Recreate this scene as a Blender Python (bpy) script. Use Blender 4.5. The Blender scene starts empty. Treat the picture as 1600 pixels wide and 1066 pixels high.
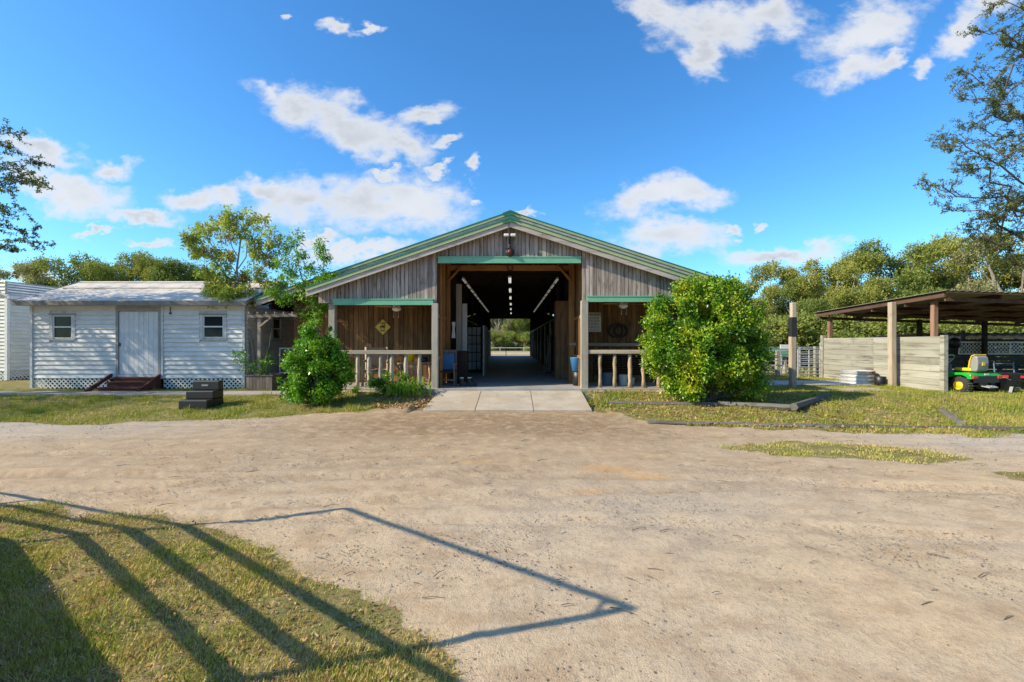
import bpy, math, random
import numpy as np
from mathutils import Vector, Matrix
random.seed(7)
RS = np.random.RandomState(11)
S = bpy.context.scene
C = S.collection
R = math.radians

# ---------------------------------------------------------------- camera
HC = 1.62
F = 711.0
cd = bpy.data.cameras.new('camera')
cam = bpy.data.objects.new('camera', cd)
C.objects.link(cam)
S.camera = cam
cam.location = (0, 0, HC)
cam.rotation_euler = (R(90), 0, 0)
cd.sensor_width = 36
cd.lens = 36 * F / 1600
cd.shift_y = 2 / 1600
cd.clip_start = 0.05
cd.clip_end = 3000

# ---------------------------------------------------------------- sun, sky, exposure
SD = Vector((3.97, 1.2, -2.74))          # the way the sunlight travels
sl = bpy.data.lights.new('sun', 'SUN')
sl.energy = 5.0
sl.angle = R(0.53)
sl.color = (1.0, 0.88, 0.67)
sun = bpy.data.objects.new('sun', sl)
C.objects.link(sun)
sun.rotation_euler = SD.to_track_quat('-Z', 'Y').to_euler()
sun.location = (-40, -12, 30)
S.view_settings.view_transform = 'Standard'
S.view_settings.look = 'None'
S.view_settings.exposure = 0.5
S.view_settings.gamma = 1.0
S.view_settings.use_curve_mapping = False

W = bpy.data.worlds.new('World')
S.world = W
W.use_nodes = True
wt = W.node_tree
wt.nodes.clear()


class NT:
    """small helper to write node trees"""
    def __init__(s, t):
        s.t = t

    def n(s, typ, **k):
        nd = s.t.nodes.new(typ)
        for a, b in k.items():
            setattr(nd, a, b)
        return nd

    def _in(s, sock, v):
        if isinstance(v, bpy.types.NodeSocket):
            s.t.links.new(v, sock)
        elif isinstance(v, (int, float)):
            try:
                sock.default_value = v
            except TypeError:
                sock.default_value = (v, v, v)
        else:
            v = tuple(v)
            if sock.type == 'RGBA' and len(v) == 3:
                v = v + (1,)
            sock.default_value = v

    def math(s, op, a, b=None, c=None, clamp=False):
        nd = s.n('ShaderNodeMath', operation=op, use_clamp=clamp)
        s._in(nd.inputs[0], a)
        if b is not None:
            s._in(nd.inputs[1], b)
        if c is not None:
            s._in(nd.inputs[2], c)
        return nd.outputs[0]

    def vmath(s, op, a, b=None, scale=None):
        nd = s.n('ShaderNodeVectorMath', operation=op)
        s._in(nd.inputs[0], a)
        if b is not None:
            s._in(nd.inputs[1], b)
        if scale is not None:
            s._in(nd.inputs['Scale'], scale)
        return nd.outputs['Value'] if op in ('LENGTH', 'DOT_PRODUCT') else nd.outputs[0]

    def mix(s, f, a, b, blend='MIX'):
        nd = s.n('ShaderNodeMix', data_type='RGBA', blend_type=blend)
        s._in(nd.inputs[0], f)
        s._in(nd.inputs[6], a)
        s._in(nd.inputs[7], b)
        return nd.outputs[2]

    def noise(s, vec, scale, detail=4, rough=0.55, dist=0.0, color=False):
        nd = s.n('ShaderNodeTexNoise')
        if vec is not None:
            s._in(nd.inputs['Vector'], vec)
        nd.inputs['Scale'].default_value = scale
        nd.inputs['Detail'].default_value = detail
        nd.inputs['Roughness'].default_value = rough
        nd.inputs['Distortion'].default_value = dist
        return nd.outputs['Color' if color else 'Fac']

    def voro(s, vec, scale, feature='F1', out='Distance'):
        nd = s.n('ShaderNodeTexVoronoi', feature=feature)
        if vec is not None:
            s._in(nd.inputs['Vector'], vec)
        nd.inputs['Scale'].default_value = scale
        return nd.outputs[out]

    def ramp(s, v, a, b, c=0.0, d=1.0, smooth=True):
        nd = s.n('ShaderNodeMapRange', interpolation_type='SMOOTHSTEP' if smooth else 'LINEAR')
        s._in(nd.inputs[0], v)
        for i, x in zip((1, 2, 3, 4), (a, b, c, d)):
            s._in(nd.inputs[i], x)
        return nd.outputs[0]

    def mapping(s, vec, loc=(0, 0, 0), rot=(0, 0, 0), scale=(1, 1, 1), typ='POINT'):
        nd = s.n('ShaderNodeMapping', vector_type=typ)
        s._in(nd.inputs['Vector'], vec)
        nd.inputs['Location'].default_value = loc
        nd.inputs['Rotation'].default_value = rot
        nd.inputs['Scale'].default_value = scale
        return nd.outputs[0]

    def sep(s, vec):
        nd = s.n('ShaderNodeSeparateXYZ')
        s._in(nd.inputs[0], vec)
        return nd.outputs

    def comb(s, x, y, z):
        nd = s.n('ShaderNodeCombineXYZ')
        for i, v in enumerate((x, y, z)):
            s._in(nd.inputs[i], v)
        return nd.outputs[0]


w = NT(wt)
sky = w.n('ShaderNodeTexSky', sky_type='NISHITA')
sky.sun_disc = False
sky.sun_elevation = math.atan2(2.74, math.hypot(3.97, 1.2))
sky.sun_rotation = math.atan2(-3.97, -1.2)
sky.altitude = 0
sky.air_density = 1.0
sky.dust_density = 0.6
sky.ozone_density = 2.0
hs = w.n('ShaderNodeHueSaturation')
hs.inputs['Saturation'].default_value = SKY_SAT = 1.2
hs.inputs['Value'].default_value = 0.135
wt.links.new(sky.outputs[0], hs.inputs['Color'])
tinted = w.mix(1.0, hs.outputs[0], (0.66, 1.09, 1.32), 'MULTIPLY')
tc = w.n('ShaderNodeTexCoord')
d3 = tc.outputs['Generated']
dx, dy, dz = w.sep(d3)
ysafe = w.math('MAXIMUM', dy, 0.05)
u = w.math('DIVIDE', dx, ysafe)
v = w.math('DIVIDE', dz, ysafe)
uv = w.comb(u, v, 0.0)
n1 = w.noise(w.mapping(uv, scale=(1, 1.6, 1)), 3.2, 5, 0.55, 0, True)
n2 = w.noise(w.mapping(uv, scale=(1, 1.5, 1)), 15, 5, 0.62, 0, True)
off = w.vmath('ADD', w.vmath('SCALE', w.vmath('SUBTRACT', n1, (.5, .5, .5)), scale=0.15),
              w.vmath('SCALE', w.vmath('SUBTRACT', n2, (.5, .5, .5)), scale=0.085))
uvw = w.vmath('MULTIPLY', w.vmath('ADD', uv, off), (1, 1, 0))
CL = [(470, 160, 85, 38, 20), (560, 195, 110, 38, 22), (620, 225, 62, 28, 35), (675, 180, 48, 22, -10),
      (690, 234, 26, 10, -5), (430, 138, 42, 20, 25), (738, 267, 12, 10, 40), (678, 268, 26, 7, 0), (598, 268, 34, 8, 0),
      (475, 322, 92, 48, 0), (560, 324, 130, 56, 0), (640, 320, 105, 50, 6), (415, 300, 38, 22, 10), (735, 311, 16, 8, 0),
      (318, 325, 66, 26, -4), (365, 318, 26, 22, 0), (180, 262, 42, 24, 5), (120, 295, 100, 36, 25), (50, 222, 90, 24, 14),
      (230, 350, 60, 14, 8), (150, 364, 42, 6, 2), (218, 389, 34, 7, 2), (60, 280, 70, 24, 18),
      (560, 396, 110, 16, -3), (490, 384, 40, 10, 0), (60, 425, 50, 14, 10), (830, 330, 20, 5, 0),
      (1000, 305, 70, 30, -15), (1070, 300, 76, 32, 4), (1040, 374, 98, 36, 4), (1215, 398, 110, 17, -5), (1140, 366, 18, 8, 0), (1190, 353, 9, 6, 0),
      (1120, 30, 115, 48, 8), (1112, 78, 36, 34, 20), (1210, 30, 60, 34, -20), (1350, 35, 95, 48, -25), (1320, 105, 62, 34, -25),
      (1380, 85, 46, 14, -30), (1435, 98, 28, 16, -35), (1500, 50, 55, 28, -35), (1560, 10, 60, 34, -25), (1010, 12, 50, 22, 0),
      (535, 38, 30, 12, 10), (580, 34, 18, 8, 0), (470, 18, 10, 8, 0)]
acc = None
for (cx, cy, rx, ry, ro) in CL:
    m = w.mapping(uvw, ((cx - 800) / F, (535 - cy) / F, 0), (0, 0, R(-ro)), (rx / F * 1.12, ry / F * 1.12, 1), 'TEXTURE')
    vv = w.math('SUBTRACT', 1.0, w.vmath('LENGTH', m))
    acc = vv if acc is None else w.math('SMOOTH_MAX', acc, vv, 0.12)
fb = w.noise(w.mapping(uv, loc=(3.1, 1.7, 0), scale=(1, 1.5, 1)), 11, 8, 0.62)
dens = w.math('ADD', acc, w.math('MULTIPLY', w.math('SUBTRACT', fb, 0.5), 1.7))
front = w.math('MULTIPLY', w.ramp(dens, -0.12, 0.72), w.ramp(dy, 0.3, 0.45))
# the same kind of scattered cumulus over the rest of the sky
gen = w.noise(w.mapping(w.comb(w.math('DIVIDE', dx, w.math('ADD', w.math('MAXIMUM', dz, 0), 0.25)), w.math('DIVIDE', dy, w.math('ADD', w.math('MAXIMUM', dz, 0), 0.25)), 0), scale=(1, 1, 1)), 1.6, 7, 0.6)
back = w.math('MULTIPLY', w.ramp(gen, 0.53, 0.66), w.ramp(dy, 0.56, 0.4))
back = w.math('MULTIPLY', back, w.ramp(dz, -0.02, 0.08))
cov = w.math('MULTIPLY', w.math('MAXIMUM', front, back), 0.93)
# cloud brightness: bright rims, greyer thick undersides
lit = w.noise(w.mapping(uv, loc=(9, 4, 0), scale=(1, 1.8, 1)), 3.6, 3, 0.5)
thick = w.math('MULTIPLY', w.ramp(dens, 0.35, 1.05), w.ramp(lit, 0.30, 0.62))
ccol = w.mix(w.math('MULTIPLY', thick, 0.65), (0.60, 0.615, 0.64), (0.36, 0.38, 0.41))
skyc = w.mix(cov, tinted, ccol)
bg = w.n('ShaderNodeBackground')
bg.inputs['Strength'].default_value = 1.0
wt.links.new(skyc, bg.inputs['Color'])
wo = w.n('ShaderNodeOutputWorld')
wt.links.new(bg.outputs[0], wo.inputs['Surface'])


# ---------------------------------------------------------------- materials
def new_mat(name):
    m = bpy.data.materials.new(name)
    m.use_nodes = True
    t = m.node_tree
    t.nodes.clear()
    nt = NT(t)
    b = nt.n('ShaderNodeBsdfPrincipled')
    o = nt.n('ShaderNodeOutputMaterial')
    t.links.new(b.outputs[0], o.inputs['Surface'])
    return m, nt, b, o


def bump(nt, b, h, strength=0.3, dist=0.01):
    bp = nt.n('ShaderNodeBump')
    bp.inputs['Strength'].default_value = strength
    bp.inputs['Distance'].default_value = dist
    nt._in(bp.inputs['Height'], h)
    nt.t.links.new(bp.outputs[0], b.inputs['Normal'])


def objvec(nt):
    """object coordinates shifted by a random amount for each object"""
    tcn = nt.n('ShaderNodeTexCoord')
    oi = nt.n('ShaderNodeObjectInfo')
    r = nt.math('MULTIPLY', oi.outputs['Random'], 37.0)
    return nt.vmath('ADD', tcn.outputs['Object'], nt.comb(r, nt.math('MULTIPLY', r, 1.7), nt.math('MULTIPLY', r, 0.6))), oi.outputs['Random']


def wood(name, ca, cb, cc, axis='z', rough=0.85, var=0.35, fine=60, streak=0.5):
    m, nt, b, o = new_mat(name)
    v_, rnd = objvec(nt)
    sc = {'x': (0.07, 1, 1), 'y': (1, 0.07, 1), 'z': (1, 1, 0.07)}[axis]
    mv = nt.mapping(v_, scale=sc)
    g1 = nt.noise(mv, fine, 4, 0.6)
    g2 = nt.noise(mv, fine * 0.25, 4, 0.6)
    blot = nt.noise(v_, 2.3, 4, 0.6)
    col = nt.mix(nt.ramp(g2, 0.3, 0.7), ca, cb)
    col = nt.mix(nt.math('MULTIPLY', nt.ramp(g1, 0.5, 0.75), streak), col, cc)
    col = nt.mix(nt.math('MULTIPLY', nt.ramp(blot, 0.52, 0.78), 0.55), col, cc)
    bri = nt.math('ADD', 1.0 - var / 2, nt.math('MULTIPLY', rnd, var))
    col = nt.vmath('SCALE', col, scale=bri)
    nt._in(b.inputs['Base Color'], col)
    b.inputs['Roughness'].default_value = rough
    b.inputs['Specular IOR Level'].default_value = 0.25
    bump(nt, b, g1, 0.5, 0.004)
    return m


def paint(name, c, c2=None, rough=0.5, metal=0.0, scale=5, amount=0.5, var=0.0, bmp=0.0):
    m, nt, b, o = new_mat(name)
    v_, rnd = objvec(nt)
    n_ = nt.noise(v_, scale, 6, 0.65)
    c2 = c2 or tuple(x * 0.7 for x in c)
    col = nt.mix(nt.math('MULTIPLY', nt.ramp(n_, 0.42, 0.72), amount), c, c2)
    if var:
        col = nt.vmath('SCALE', col, scale=nt.math('ADD', 1 - var / 2, nt.math('MULTIPLY', rnd, var)))
    nt._in(b.inputs['Base Color'], col)
    b.inputs['Roughness'].default_value = rough
    b.inputs['Metallic'].default_value = metal
    if bmp:
        bump(nt, b, nt.noise(v_, scale * 8, 4, 0.6), bmp, 0.004)
    return m


def leafmat(name, cols, trans=0.35, rough=0.45, spec=0.35, nscale=0.6, rw=0.5):
    m = bpy.data.materials.new(name)
    m.use_nodes = True
    t = m.node_tree
    t.nodes.clear()
    nt = NT(t)
    ge = nt.n('ShaderNodeNewGeometry')
    r = ge.outputs['Random Per Island']
    tcn = nt.n('ShaderNodeTexCoord')
    cl = nt.noise(tcn.outputs['Object'], nscale, 3, 0.6)
    f = nt.math('ADD', nt.math('MULTIPLY', r, rw), nt.math('MULTIPLY', nt.math('SUBTRACT', cl, 0.34), 2.0 - rw), clamp=True)
    cr = nt.n('ShaderNodeValToRGB')
    e = cr.color_ramp.elements
    while len(e) < len(cols):
        e.new(0.5)
    for i, c in enumerate(cols):
        e[i].position = i / (len(cols) - 1)
        e[i].color = tuple(c) + (1,)
    nt._in(cr.inputs[0], f)
    b = nt.n('ShaderNodeBsdfPrincipled')
    nt._in(b.inputs['Base Color'], cr.outputs[0])
    b.inputs['Roughness'].default_value = rough
    b.inputs['Specular IOR Level'].default_value = spec
    tr = nt.n('ShaderNodeBsdfTranslucent')
    nt._in(tr.inputs['Color'], nt.mix(1.0, cr.outputs[0], (1.25, 1.3, 0.6), 'MULTIPLY'))
    ms = nt.n('ShaderNodeMixShader')
    ms.inputs[0].default_value = trans
    t.links.new(b.outputs[0], ms.inputs[1])
    t.links.new(tr.outputs[0], ms.inputs[2])
    o = nt.n('ShaderNodeOutputMaterial')
    t.links.new(ms.outputs[0], o.inputs['Surface'])
    return m


M = {}
M['grey_board'] = wood('weathered_grey_board', (.42, .365, .32), (.27, .22, .185), (.08, .045, .028), 'z', fine=30, var=.5, streak=.85)
M['grey_post'] = wood('weathered_post', (.40, .37, .31), (.31, .28, .23), (.16, .13, .09), 'z', fine=30, var=.15)
M['big_post'] = wood('sawn_post', (.46, .38, .28), (.36, .29, .21), (.20, .13, .08), 'z', fine=20, var=.1)
M['brown_board'] = wood('brown_stained_board', (.27, .145, .062), (.155, .082, .038), (.04, .023, .014), 'z', fine=34, var=.75, streak=.7)
M['orange_beam'] = wood('orange_pine_beam', (.42, .21, .065), (.30, .145, .045), (.10, .05, .02), 'x', fine=30, var=.2)
M['orange_post'] = wood('orange_pine_post', (.40, .20, .065), (.28, .14, .045), (.10, .05, .02), 'z', fine=30, var=.25)
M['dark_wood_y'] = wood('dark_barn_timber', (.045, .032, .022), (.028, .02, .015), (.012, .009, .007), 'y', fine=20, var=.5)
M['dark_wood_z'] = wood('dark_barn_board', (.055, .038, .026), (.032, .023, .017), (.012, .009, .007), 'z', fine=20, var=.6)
M['rail'] = wood('sunbleached_rail', (.48, .43, .33), (.38, .33, .25), (.20, .15, .10), 'x', fine=30, var=.15)
M['log'] = wood('peeled_log', (.46, .36, .24), (.34, .25, .16), (.15, .09, .05), 'z', fine=22, var=.25)
M['fascia'] = wood('weathered_fascia', (.50, .45, .39), (.38, .335, .29), (.13, .105, .085), 'x', fine=18, var=.15)
M['fence_plank'] = wood('grey_green_plank', (.40, .385, .315), (.29, .275, .215), (.13, .11, .08), 'y', fine=14, var=.4, streak=.85)
M['slat_dark'] = wood('dark_slat', (.085, .08, .07), (.055, .052, .046), (.025, .022, .02), 'x', fine=18, var=.5)
M['rust_beam'] = wood('red_brown_beam', (.13, .075, .048), (.08, .048, .034), (.035, .022, .017), 'y', fine=18, var=.3)
M['rust_post'] = wood('red_brown_post', (.31, .18, .12), (.22, .125, .085), (.10, .05, .03), 'z', fine=18, var=.2)
M['timber'] = wood('landscape_timber', (.17, .155, .13), (.11, .10, .085), (.05, .042, .034), 'x', fine=18, var=.3)
M['red_step'] = wood('red_brown_step', (.16, .055, .035), (.10, .035, .024), (.045, .02, .016), 'x', fine=18, var=.2)
M['planter'] = wood('planter_board', (.20, .165, .13), (.13, .105, .085), (.05, .038, .03), 'z', fine=20, var=.4)
M['pergola'] = wood('pergola_timber', (.38, .31, .24), (.28, .22, .17), (.12, .09, .065), 'x', fine=20, var=.2)
M['bark'] = wood('bark', (.20, .16, .125), (.12, .095, .075), (.05, .04, .03), 'z', fine=12, var=.3, rough=.95)
M['bark_pale'] = wood('pale_bark', (.32, .28, .23), (.22, .19, .155), (.10, .08, .06), 'z', fine=12, var=.2, rough=.95)
M['siding'] = paint('white_lap_siding', (.66, .65, .62), (.48, .47, .45), .6, scale=2.5, amount=.55, var=.12, bmp=.1)
M['siding_cream'] = paint('cream_lap_siding', (.68, .67, .60), (.52, .51, .45), .6, scale=2.5, amount=.5, var=.10, bmp=.1)
M['trim'] = paint('grey_white_trim', (.55, .56, .55), (.33, .32, .29), .6, scale=6, amount=.7, bmp=.1)
M['lattice'] = paint('white_lattice', (.74, .73, .68), (.52, .50, .44), .6, scale=6, amount=.5)
M['door_white'] = paint('faded_white_door', (.62, .63, .63), (.46, .46, .45), .55, scale=3, amount=.6)
M['door_frame'] = paint('grey_door_frame', (.30, .29, .27), (.20, .19, .17), .7, scale=6)
M['roof_white'] = paint('stained_white_roof', (.62, .555, .47), (.33, .27, .21), .55, scale=2.2, amount=.85, bmp=.2)
M['roof_edge'] = paint('dirty_roof_edge', (.20, .19, .175), (.11, .10, .09), .7, scale=5, amount=.7)
M['green_trim'] = paint('faded_green_rake', (.36, .42, .22), (.24, .31, .15), .45, scale=3, amount=.6)
M['green_beam'] = paint('green_header', (.17, .42, .27), (.11, .31, .18), .45, scale=4, amount=.5)
M['green_dark'] = paint('dark_green_cap', (.025, .16, .085), (.02, .11, .06), .4, scale=4)
M['green_roof'] = paint('green_metal_roof', (.05, .17, .08), (.04, .12, .06), .4, .2, scale=2)
M['tin'] = paint('galvanised_tin', (.50, .51, .50), (.36, .33, .28), .5, .2, scale=3, amount=.6)
M['rust_tin'] = paint('rusting_tin_roof', (.30, .30, .20), (.20, .15, .09), .7, .1, scale=3, amount=.7)
M['galv'] = paint('galvanised_pipe', (.50, .52, .53), (.38, .38, .38), .4, .5, scale=5, amount=.4)
M['black'] = paint('black_plastic', (.013, .014, .016), (.008, .009, .010), .45, scale=6, amount=.5, bmp=.1)
M['rubber'] = paint('rubber', (.030, .029, .028), (.055, .05, .045), .8, scale=9, bmp=.3)
M['tread'] = paint('dusty_rubber', (.21, .20, .18), (.12, .11, .10), .9, scale=9, bmp=.4)
M['white'] = paint('white_paint', (.75, .75, .73), (.60, .60, .57), .5, scale=5, amount=.5)
M['offwhite'] = paint('old_white_board', (.62, .61, .56), (.42, .40, .35), .6, scale=5, amount=.6)
M['blackpaint'] = paint('black_band_paint', (.018, .018, .018), (.05, .045, .04), .6, scale=8, amount=.4)
M['mower_green'] = paint('mower_green', (.015, .38, .045), (.012, .28, .035), .25, scale=3, amount=.3)
M['yellow'] = paint('yellow_plastic', (.78, .52, .02), (.62, .40, .02), .4, scale=3, amount=.3)
M['bucket_yellow'] = paint('yellow_bucket', (.80, .64, .02), (.65, .50, .02), .4, scale=3, amount=.3)
M['sign_yellow'] = paint('yellow_sign_face', (.82, .56, .08), (.68, .45, .08), .45, scale=4, amount=.4)
M['sign_black'] = paint('black_print', (.02, .02, .02), None, .5)
M['sign_white'] = paint('white_sign_face', (.74, .72, .70), (.62, .60, .57), .5, scale=5, amount=.4)
M['grey_plastic'] = paint('grey_plastic', (.27, .265, .25), (.20, .20, .19), .5, scale=4)
M['red'] = paint('red_plastic', (.55, .04, .03), (.40, .03, .03), .35, scale=4)
M['dark_red'] = paint('dark_red_enamel', (.17, .025, .03), (.08, .02, .02), .4, scale=8)
M['blue'] = paint('blue_cloth', (.035, .16, .36), (.025, .10, .24), .7, scale=6)
M['blue_tub'] = paint('blue_tub', (.04, .20, .42), (.03, .14, .30), .45, scale=6)
M['blue_grey'] = paint('blue_grey_tub', (.13, .19, .26), (.09, .13, .18), .5, scale=6)
M['dark_iron'] = paint('dark_iron', (.025, .024, .024), (.06, .035, .02), .6, .3, scale=8)
M['rusty'] = paint('rust_patch', (.30, .11, .035), (.18, .06, .02), .9, scale=6)
M['cardboard'] = paint('brown_cloth', (.20, .14, .10), None, .9)
M['fan_blade'] = wood('fan_blade_wood', (.55, .33, .12), (.45, .26, .09), (.25, .13, .05), 'x', fine=30, var=.1)
M['concrete'] = None


def concrete(name, a, b2, rough=.85):
    m, nt, b, o = new_mat(name)
    v_, rnd = objvec(nt)
    n_ = nt.noise(v_, 1.6, 6, .65)
    f_ = nt.noise(v_, 60, 3, .6)
    col = nt.mix(nt.ramp(n_, .35, .7), a, b2)
    col = nt.mix(nt.math('MULTIPLY', nt.ramp(f_, .5, .8), .3), col, tuple(x * .55 for x in a))
    st = nt.noise(v_, 4.5, 5, .7)
    col = nt.mix(nt.math('MULTIPLY', nt.ramp(st, .52, .72), .5), col, tuple(x * .5 for x in a))
    di = nt.noise(v_, .9, 6, .75)
    col = nt.mix(nt.math('MULTIPLY', nt.ramp(di, .45, .62), .55), col, (.40, .29, .18))
    nt._in(b.inputs['Base Color'], col)
    b.inputs['Roughness'].default_value = rough
    bump(nt, b, f_, .3, .003)
    return m


M['concrete'] = concrete('worn_concrete', (.47, .41, .33), (.35, .30, .235))
M['floor'] = concrete('barn_floor_concrete', (.36, .36, .355), (.26, .265, .27), .6)
M['walk'] = concrete('walk_concrete', (.42, .42, .42), (.34, .34, .34))


def brickmat():
    m, nt, b, o = new_mat('brick_path')
    tcn = nt.n('ShaderNodeTexCoord')
    br = nt.n('ShaderNodeTexBrick')
    nt._in(br.inputs['Vector'], nt.mapping(tcn.outputs['Object'], scale=(1, 1, 1)))
    br.inputs['Color1'].default_value = (.33, .25, .22, 1)
    br.inputs['Color2'].default_value = (.42, .36, .32, 1)
    br.inputs['Mortar'].default_value = (.22, .18, .15, 1)
    br.inputs['Scale'].default_value = 1
    br.inputs['Brick Width'].default_value = .22
    br.inputs['Row Height'].default_value = .11
    br.inputs['Mortar Size'].default_value = .006
    n_ = nt.noise(tcn.outputs['Object'], 3, 5, .6)
    col = nt.mix(nt.math('MULTIPLY', nt.ramp(n_, .4, .7), .6), br.outputs['Color'], (.30, .27, .23))
    nt._in(b.inputs['Base Color'], col)
    b.inputs['Roughness'].default_value = .9
    bump(nt, b, nt.noise(tcn.outputs['Object'], 40, 3), .3, .004)
    return m


M['brick_path'] = brickmat()


def glassdark(name, c=(.02, .024, .028), rough=.06):
    m, nt, b, o = new_mat(name)
    b.inputs['Base Color'].default_value = tuple(c) + (1,)
    b.inputs['Roughness'].default_value = rough
    b.inputs['Specular IOR Level'].default_value = .35 if c[0] > .1 else .15
    return m


M['glass'] = glassdark('window_glass')
M['pane'] = glassdark('sky_tinted_pane', (.66, .72, .74), .3)  # pale blue-white colour stands in for sky reflected in the door panes


def emis(name, c, s):
    m, nt, b, o = new_mat(name)
    b.inputs['Base Color'].default_value = tuple(c) + (1,)
    b.inputs['Emission Color'].default_value = tuple(c) + (1,)
    b.inputs['Emission Strength'].default_value = s
    return m


M['tube'] = emis('fluorescent_tube', (.95, .96, .9), .55)
M['gap_glow'] = emis('daylight_gap_glow', (.95, .9, .8), .12)  # weak glow standing in for daylight through gaps beside the aisle
M['lamp'] = emis('frosted_lamp', (.9, .87, .8), .02)
M['leaf_bush'] = leafmat('citrus_leaf', [(.018, .070, .008), (.05, .15, .010), (.15, .31, .016), (.34, .43, .025), (.54, .51, .035), (.58, .43, .05)], .22, .38, .45, 2.2, .28)
M['leaf_bush2'] = leafmat('bright_shrub_leaf', [(.03, .12, .008), (.10, .28, .014), (.24, .44, .025), (.42, .52, .05)], .20, .34, .5, 2.4, .28)
M['leaf_oak'] = leafmat('oak_leaf', [(.035, .06, .015), (.08, .11, .025), (.15, .18, .04), (.22, .21, .05)], .25, .5, .3, .8)
M['leaf_back'] = leafmat('wood_edge_leaf', [(.07, .11, .03), (.17, .22, .05), (.30, .32, .07), (.42, .37, .10)], .30, .6, .2, .22)
M['leaf_back2'] = leafmat('olive_wood_leaf', [(.09, .12, .032), (.23, .25, .05), (.39, .37, .08), (.48, .40, .12)], .30, .6, .2, .22)
M['leaf_back3'] = leafmat('pale_grey_wood_leaf', [(.13, .14, .07), (.27, .27, .13), (.39, .37, .18), (.46, .41, .24)], .30, .6, .2, .25)
M['leaf_cassia'] = leafmat('thin_yellow_green_leaf', [(.13, .26, .03), (.26, .38, .06), (.40, .46, .08), (.36, .34, .10), (.28, .17, .08)], .45, .5, .3, 1.3)
M['leaf_vine'] = leafmat('vine_leaf', [(.06, .19, .02), (.17, .34, .035), (.34, .48, .06)], .35, .4, .4, 1.2)
M['pod'] = leafmat('brown_pod', [(.11, .06, .035), (.17, .085, .05), (.10, .05, .05)], .2, .7, .2, 1)
M['lily'] = leafmat('strap_leaf', [(.12, .28, .02), (.26, .42, .05), (.45, .50, .10)], .35, .4, .4, 2)
M['grass_near'] = leafmat('near_turf_blade', [(.07, .19, .015), (.26, .33, .04), (.52, .46, .12), (.62, .50, .20), (.46, .30, .14), (.68, .56, .32)], .25, .6, .2, 1.6)
M['grass_far'] = leafmat('turf_blade', [(.11, .21, .018), (.24, .29, .04), (.41, .36, .085), (.52, .40, .16)], .25, .6, .2, .7)
M['dead_leaf'] = leafmat('dead_leaf', [(.20, .10, .035), (.36, .19, .07), (.42, .30, .17), (.52, .24, .05)], .15, .7, .2, 3)
M['stone'] = leafmat('pebble', [(.07, .06, .05), (.16, .14, .12), (.30, .27, .23), (.14, .10, .07), (.55, .51, .46)], 0.0, .9, .2, 5)


# ---------------------------------------------------------------- mesh helpers
def tag(o, label=None, cat=None, group=None, kind=None):
    if label: o['label'] = label
    if cat: o['category'] = cat
    if group: o['group'] = group
    if kind: o['kind'] = kind
    return o


def empty(name, loc, label=None, cat=None, group=None, kind=None):
    o = bpy.data.objects.new(name, None)
    o.empty_display_size = .2
    C.objects.link(o)
    o.location = loc
    return tag(o, label, cat, group, kind)


def origin(par):
    """world position of a parent (parents are never rotated when parts are added)"""
    v_ = Vector((0, 0, 0))
    while par is not None:
        v_ += par.location
        par = par.parent
    return v_


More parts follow.
